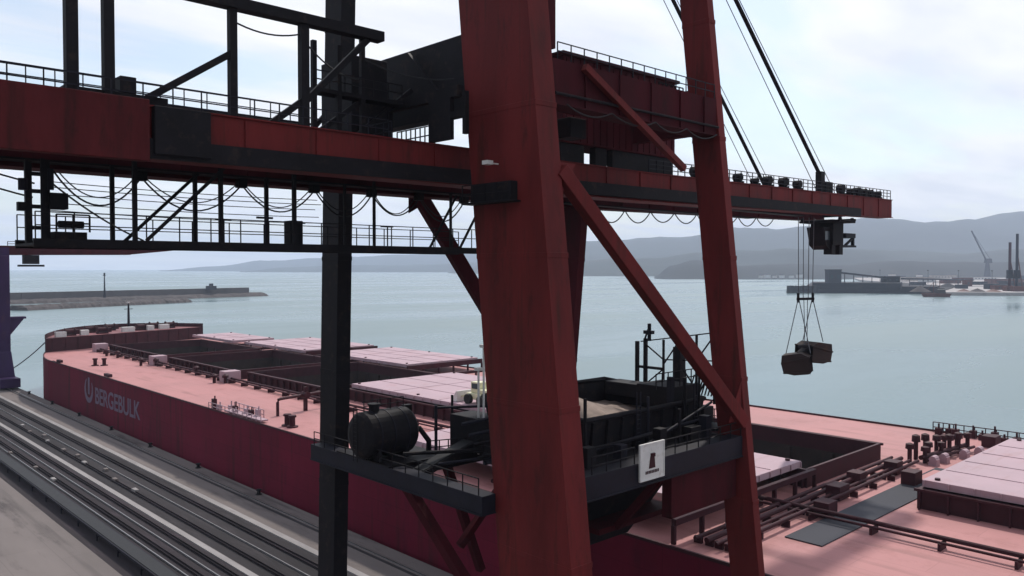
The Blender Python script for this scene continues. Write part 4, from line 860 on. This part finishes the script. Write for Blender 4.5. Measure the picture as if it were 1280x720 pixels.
bk = mound('rock_mound', '', [(-60, 980), (219, 1000), (520, 1052)], 26, 1.4, M['rock'], 30); bk.parent = o; bk.location = Vector(bk.location) - Vector((320, 960, -3))
m = MB(); P = [(-60, 984), (219, 1004), (500, 1052)]
for p, q_ in zip(P, P[1:]): m.beam((p[0], p[1], 4.5), (q_[0], q_[1], 4.5), 8, 8)
m.build('parapet', M['mole'], o)
m = MB(); m.box(436, 1026, 7, 446, 1036, 12); m.box(439, 1029, 12, 443, 1033, 15); m.build('end_tower', M['grey'], o)
o = mound('breakwater', '', [(178, 836), (360, 914)], 16, 1.2, M['rock'], 20, 5); tag(o, 'low dark rock bank lying in front of the long breakwater', 'rock bank')
bc = thing('beacon_mast', 'thin dark beacon mast standing on the breakwater', 'beacon', (300, 990, 3))
m = MB(); m.path([(300, 990, 1.5), (300, 990, 12), (300, 990, 29)], [1.5, .9, .5], 8); m.build('pole', M['slate'], bc)
m = MB(); m.box(298.6, 988.6, 26, 301.4, 991.4, 26.5); m.tube((300, 990, 26.5), (300, 990, 29.5), .9); m.build('lantern', M['slate'], bc)

# ------------------------------------------------------------------ far shores
ax = rad(43.4)
FW = Vector((math.sin(ax), math.cos(ax), 0)); RT = Vector((math.cos(ax), -math.sin(ax), 0))
def ridge(name, prof, d0, d1, d2, m, seed, amp=.18, nr=14, steps=90):
    """terrain: prof = list of (bearing tangent, ridge height); rises from d0 to the crest at d1, falls by d2"""
    v = []; f_ = []; u0, u1 = prof[0][0], prof[-1][0]
    def hgt(u):
        for (a, ha), (b_, hb_) in zip(prof, prof[1:]):
            if a <= u <= b_: t = (u - a) / (b_ - a); t = t * t * (3 - 2 * t); return ha + (hb_ - ha) * t
        return 0
    for i in range(steps + 1):
        u = u0 + (u1 - u0) * i / steps; H_ = hgt(u)
        for k in range(nr + 1):
            t = k / nr
            dd_ = d0 + (d1 - d0) * (t / .7) if t < .7 else d1 + (d2 - d1) * (t - .7) / .3
            s = (math.sin(min(1, t / .7) * math.pi / 2) ** 1.3) if t <= .7 else math.cos((t - .7) / .3 * math.pi / 2)
            p = (FW + RT * u) * dd_
            nz = mnoise.fractal(Vector((p.x / 900 + seed, p.y / 900, 0)), 1, 2, 5)
            z = -6 + (H_ + 6) * s * (1 + amp * nz * (1 if t != .7 else .35))
            v.append((p.x, p.y, z))
    n = nr + 1
    for i in range(steps):
        for k in range(nr): f_.append((i * n + k, (i + 1) * n + k, (i + 1) * n + k + 1, i * n + k + 1))
    b_ = MB(); b_.add(v, f_); return struct(b_.build(name, m, smooth=True))
def U(px): return (px - 640) / 1020
ridge('hills', [(U(560), 5), (U(640), 150), (U(730), 305), (U(850), 330), (U(960), 425), (U(1100), 480), (U(1280), 522), (U(1420), 540), (U(1600), 420), (U(1750), 20)], 5200, 8000, 10500, M['hill'], 1.3)
ridge('hills', [(U(600), 4), (U(700), 65), (U(800), 95), (U(920), 130), (U(1040), 150), (U(1180), 120), (U(1300), 165), (U(1500), 120), (U(1700), 10)], 3700, 4700, 6200, M['hill'], 4.7, .3)
ridge('hills', [(U(200), 2), (U(270), 60), (U(330), 130), (U(400), 178), (U(500), 226), (U(590), 240), (U(680), 210), (U(760), 20)], 9500, 11500, 13500, M['hill'], 8.1)
ridge('hills', [(U(300), 2), (U(360), 40), (U(450), 70), (U(560), 95), (U(650), 60), (U(700), 2)], 7200, 8200, 9200, M['hill'], 2.1, .3)
ridge('headland', [(U(818), 1), (U(840), 40), (U(870), 62), (U(920), 50), (U(985), 58), (U(1050), 50), (U(1130), 60), (U(1300), 56), (U(1400), 2)], 2700, 3300, 3700, M['wood'], 6.4, .5)

# ------------------------------------------------------------------ port across the water
def plate(name, pts, z0, z1, m): 
    a = sum(x * y2 - x2 * y for (x, y), (x2, y2) in zip(pts, pts[1:] + pts[:1]))
    if a < 0: pts = pts[::-1]
    return struct(MB().prism(pts, z0, z1).build(name, m))
def G(d, px): v = FW * d + RT * (d * (px - 640) / 1020); return (v.x, v.y)     # ground point by distance and bearing
plate('port_mole', [G(1230, 1000), G(1215, 1080), G(1190, 1180), G(1420, 1195), G(1800, 1130), G(1950, 1016)], -6, 2.6, M['darkyard'])
plate('port_mole', [G(1236, 1016), G(1222, 1080), G(1205, 1126), G(1300, 1128), G(1330, 1016)], -6, 12.5, M['darkyard'])
plate('port_mole', [G(1204, 1127), G(1195, 1172), G(1260, 1174), G(1270, 1130)], -6, 7.5, M['darkyard'])
plate('port_yard', [G(1130, 1178), G(1110, 1290), G(1100, 1500), G(3400, 1500), G(3300, 1060), G(2300, 1075), G(1800, 1125), G(1420, 1190)], -6, 1.6, M['yard'])
plate('port_basin_road', [G(1500, 1185), G(1420, 1290), G(1450, 1290), G(1560, 1180)], 1.5, 1.606, M['darkyard'])
plate('port_basin_road', [G(1900, 1130), G(1800, 1300), G(1900, 1300), G(2050, 1110)], 1.5, 1.606, M['darkyard'])
o = mound('rock_bank', '', [G(1245, 984), G(1240, 1012), G(1230, 1024)], 18, 8, M['wood'], 8, 3); tag(o, 'scrubby rock bank at the waterside tip of the dark port mole', 'rock bank')
def bldg(name, label, cat, d, px, w_, dp, h, m, roof=None, z=1.6, group=None, win=True):
    x, y = G(d, px); t_ = thing(name, label, cat, (x, y, z), group)
    def bx(a0, b0, c0, a1, b1, c1, nm, mt):
        b_ = MB(); P_ = lambda a, bb: Vector((x, y, 0)) + RT * a + FW * bb
        b_.hexa([(*P_(a0, b0).xy, c0), (*P_(a1, b0).xy, c0), (*P_(a1, b1).xy, c0), (*P_(a0, b1).xy, c0)], [(*P_(a0, b0).xy, c1), (*P_(a1, b0).xy, c1), (*P_(a1, b1).xy, c1), (*P_(a0, b1).xy, c1)]); return b_.build(nm, mt, t_)
    bx(-w_ / 2, 0, z, w_ / 2, dp, z + h, 'wall', m)
    bx(-w_ / 2 - .6, -.6, z + h, w_ / 2 + .6, dp + .6, z + h + max(.5, h * .07), 'roof', roof or M['grey'])
    if win:
        n = max(1, int(w_ / 9))
        for k in range(n): a = -w_ / 2 + w_ * (k + .5) / n; bx(a - 1.6, -.12, z + h * .35, a + 1.6, -.02, z + h * .62, 'window', M['glass'])
    return t_
bldg('silo_tower', 'square dark grey tower standing at the seaward end of the conveyor gallery', 'tower', 1240, 1044, 19, 16, 19, M['grey'], z=12.5)
bldg('shed', 'low wide dark shed on the mole where the conveyor lines end', 'shed', 1260, 1117, 20, 20, 9, M['darkyard'], z=12.5)
bldg('warehouse', 'pale beige warehouse at the back of the port yard', 'warehouse', 2100, 1150, 70, 40, 10, M['beige'])
bldg('shed', 'small dark shed standing alone on the pale yard by the road', 'shed', 1480, 1211, 13, 10, 12, M['rust'])
bldg('warehouse', 'long low white warehouse standing at the back of the port yard', 'warehouse', 2300, 1222, 110, 40, 8, M['white'])
bldg('warehouse', 'low brown warehouse behind the drilling rigs', 'warehouse', 1700, 1262, 60, 40, 10, M['rust'])
# houses along the far shore
for i, (d, px, s) in enumerate(((2720, 952, 1), (2700, 960, 1.3), (2740, 969, .9), (2710, 978, 1.1), (2690, 990, 1), (2730, 1000, 1.4), (2650, 1116, 1.5), (2750, 1090, 1.1), (2700, 1150, 1.2), (2640, 1190, 1.3))):
    bldg('house', 'tiny pale house on the far shore below the hills', 'house', d, px, 14 * s, 10, 8 * s, M['white'], M['rust'], z=2, group='tiny houses along the far shore', win=False)
# conveyor gallery on trestles
def gallery(label, a, b_, z0, z1, w_, m):
    t_ = thing('conveyor_gallery', label, 'conveyor', (a[0], a[1], 2)); mm = MB(); mm.beam((a[0], a[1], z0), (b_[0], b_[1], z1), w_, 2.6); mm.build('gallery', m, t_)
    for k in range(6):
        q_ = Vector((a[0], a[1], z0)).lerp(Vector((b_[0], b_[1], z1)), (k + .5) / 6); mm = MB(); mm.beam((q_.x - 1.5, q_.y, 1.6), (q_.x, q_.y, q_.z - 1.2), .7); mm.beam((q_.x + 1.5, q_.y, 1.6), (q_.x, q_.y, q_.z - 1.2), .7); mm.build('trestle', m, t_)
gallery('grey conveyor gallery rising from the yard to the tower on the mole', G(1270, 1118), G(1250, 1050), 18, 28, 4, M['grey'])
gallery('long dark conveyor gallery crossing the pale port yard', G(1300, 1128), G(1640, 1216), 18, 11, 5, M['grey'])
for d, px, w_, h, mt, lab in ((1250, 1255, 26, 7, 'rust', 'rusty low shed beside the piling rigs at the waterfront'), (1350, 1275, 30, 9, 'grey', 'grey blocky shed behind the piling rigs'), (1550, 1150, 24, 6, 'grey', 'low grey shed in the middle of the pale yard'), (1750, 1190, 40, 7, 'rust', 'wide rust brown shed deep in the pale yard'), (1900, 1245, 36, 8, 'darkyard', 'dark wide shed deep in the yard below the luffing crane'), (2500, 1120, 60, 9, 'grey', 'long grey shed at the far edge of the yard'), (2600, 1180, 80, 10, 'beige', 'long beige shed at the far edge of the yard'),
    (1320, 1205, 14, 6, 'grey', 'small grey hut between the stockpiles and the yard road'), (1290, 1243, 18, 8, 'darkyard', 'dark hut just behind the stockpile left of the piling rigs'), (1440, 1262, 22, 10, 'grey', 'tall grey hut behind the close pair of piling leaders'), (1620, 1225, 30, 6, 'darkyard', 'low dark shed right of the end of the long conveyor gallery'), (2050, 1205, 46, 9, 'rust', 'rust red shed in front of the long beige shed'), (2200, 1275, 60, 12, 'grey', 'big grey shed at the far edge behind the piling rigs'), (1980, 1160, 34, 7, 'white', 'white shed in front of the pale beige warehouse')):
    bldg('shed', lab, 'shed', d, px, w_, 14, h, M[mt])
# cone stockpiles
def pile(d, px, r, h, m, lab):
    x, y = G(d, px); b_ = MB(); v = [(x, y, 1.5 + h)]; n = 18
    for rr_, zz in ((.45, .55), (1, 0)):
        for k in range(n): a = 2 * math.pi * k / n; e = 1 + .12 * mnoise.noise(Vector((k * 1.3, rr_ * 5 + d, px))); v.append((x + r * rr_ * e * math.cos(a), y + r * rr_ * e * math.sin(a), 1.5 + h * zz))
    f_ = [(0, 1 + k, 1 + (k + 1) % n) for k in range(n)] + [(1 + k, 1 + n + k, 1 + n + (k + 1) % n, 1 + (k + 1) % n) for k in range(n)]
    b_.add(v, f_); tag(b_.build('stockpile', m, loc=(x, y, 1.5)), lab, 'stockpile', 'stockpiles along the port waterfront')
pile(1150, 1150, 14, 9, M['rock'], 'brown stockpile on the mole beside the moored work boat')
pile(1160, 1205, 10, 4, M['rust'], 'small rust brown stockpile on the waterfront right of the work boat')
pile(1150, 1222, 12, 5, M['rock'], 'dark round stockpile on the waterfront between two smaller piles')
pile(1150, 1242, 11, 4, M['rust'], 'rust brown stockpile on the waterfront left of the drilling rigs')
pile(1400, 1185, 20, 8, M['darkyard'], 'dark stockpile behind the moored work boat on the pale yard')
# work boat
x, y = G(1075, 1172); wb = thing('work_boat', 'dark work boat with deckhouse moored at the port waterfront', 'boat', (x, y, -3))
def PB(a, c_, z): v = Vector((x, y, 0)) + RT * a + FW * c_; return (v.x, v.y, z)
m = MB(); m.hexa([PB(-16, -5, -4), PB(13, -5, -4), PB(13, 5, -4), PB(-16, 5, -4)], [PB(-19, -6, 2.2), PB(16, -6, 1.4), PB(16, 6, 1.4), PB(-19, 6, 2.2)]); m.build('hull', M['rust'], wb)
m = MB(); m.hexa([PB(-2, -3, 1.6), PB(10, -3, 1.6), PB(10, 3, 1.6), PB(-2, 3, 1.6)], [PB(-2, -3, 8.5), PB(8, -3, 8.5), PB(8, 3, 8.5), PB(-2, 3, 8.5)]); m.build('deckhouse', M['rock'], wb)
m = MB(); m.hexa([PB(-1.5, -3.1, 6.3), PB(8.4, -3.1, 6.3), PB(8.4, -3.01, 6.3), PB(-1.5, -3.01, 6.3)], [PB(-1.5, -3.1, 7.6), PB(8.2, -3.1, 7.6), PB(8.2, -3.01, 7.6), PB(-1.5, -3.01, 7.6)]); m.build('window_band', M['beige'], wb)
m = MB(); m.beam(PB(-5, 0, 2), PB(-5, 0, 17), .8); m.beam(PB(3, 0, 8), PB(3, 0, 18), .6); m.beam(PB(-5, 0, 16), PB(-14, 0, 6), .4); m.build('mast', M['rust'], wb)
# luffing crane
x, y = G(2700, 1234); jc = thing('luffing_crane', 'tall grey luffing crane with a raised jib in the port yard', 'crane', (x, y, 1.6))
m = MB(); m.hexa([PB(-8, -8, 1.6), PB(8, -8, 1.6), PB(8, 8, 1.6), PB(-8, 8, 1.6)], [PB(-4, -4, 52), PB(4, -4, 52), PB(4, 4, 52), PB(-4, 4, 52)]); m.build('tower', M['grey'], jc)
m = MB(); m.hexa([PB(-8, -8, 52), PB(12, -8, 52), PB(12, 8, 52), PB(-8, 8, 52)], [PB(-6, -6, 66), PB(11, -6, 66), PB(11, 6, 66), PB(-6, 6, 66)]); m.build('cabin', M['grey'], jc)
m = MB(); m.beam(PB(-4, 0, 60), PB(-54, 0, 158), 3.6, 3.6); m.build('jib', M['grey'], jc)
m = MB(); m.beam(PB(8, 0, 66), PB(-53, 0, 157), .8); m.build('jib_stay', M['grey'], jc)
# drilling rigs / piling leaders
for px, d, h, lab in ((1262, 1180, 72, 'shorter dark red piling leader of the close pair on the port waterfront'), (1271, 1170, 84, 'taller blue grey piling leader of the close pair on the port waterfront')):
    x, y = G(d, px); rg = thing('piling_rig', lab, 'piling rig', (x, y, 1.6), 'piling rigs at the port')
    m = MB(); m.beam(PB(0, 0, 3), PB(0, 0, h), 3.0, 3.0)
    m.build('leader', M['dred'] if px < 1265 else M['slate'], rg)
    m = MB(); m.hexa([PB(-7, -5, 1.6), PB(9, -5, 1.6), PB(9, 5, 1.6), PB(-7, 5, 1.6)], [PB(-7, -5, 9), PB(8, -5, 9), PB(8, 5, 9), PB(-7, 5, 9)]); m.build('carrier', M['rust'], rg)
    m = MB(); m.beam(PB(8, 0, 9), PB(0, 0, h * .7), 1.2); m.build('back_stay', M['rust'], rg)
    m = MB(); m.hexa([PB(-3, -3, 20), PB(3, -3, 20), PB(3, 3, 20), PB(-3, 3, 20)], [PB(-3, -3, 32), PB(3, -3, 32), PB(3, 3, 32), PB(-3, 3, 32)]); m.build('hammer', M['dark'], rg)
# lamp masts in the yard
src = None
for i, (d, px) in enumerate(((1700, 1160), (1600, 1198), (1500, 1240), (2000, 1100))):
    x, y = G(d, px)
    if src is None:
        src = thing('lamp_mast', 'thin grey lamp mast standing in the pale port yard', 'lamp mast', (x, y, 1.6), 'lamp masts in the port yard')
        m = MB(); m.path([(x, y, 1.6), (x, y, 30)], [.6, .3], 8); m.build('pole', M['grey'], src); m = MB(); m.box(x - 2, y - 1, 29, x + 2, y + 1, 30.5); m.build('lamp_head', M['grey'], src)
    else: copy_tree(src, (x, y, 1.6))

for o in bpy.data.objects:
    if '_w' in o: del o['_w']
# parts re-parented to a part keep their place: both share the thing's origin
sc.render.engine = 'CYCLES'; sc.cycles.use_denoising = True; sc.cycles.max_bounces = 6; sc.cycles.volume_bounces = 1
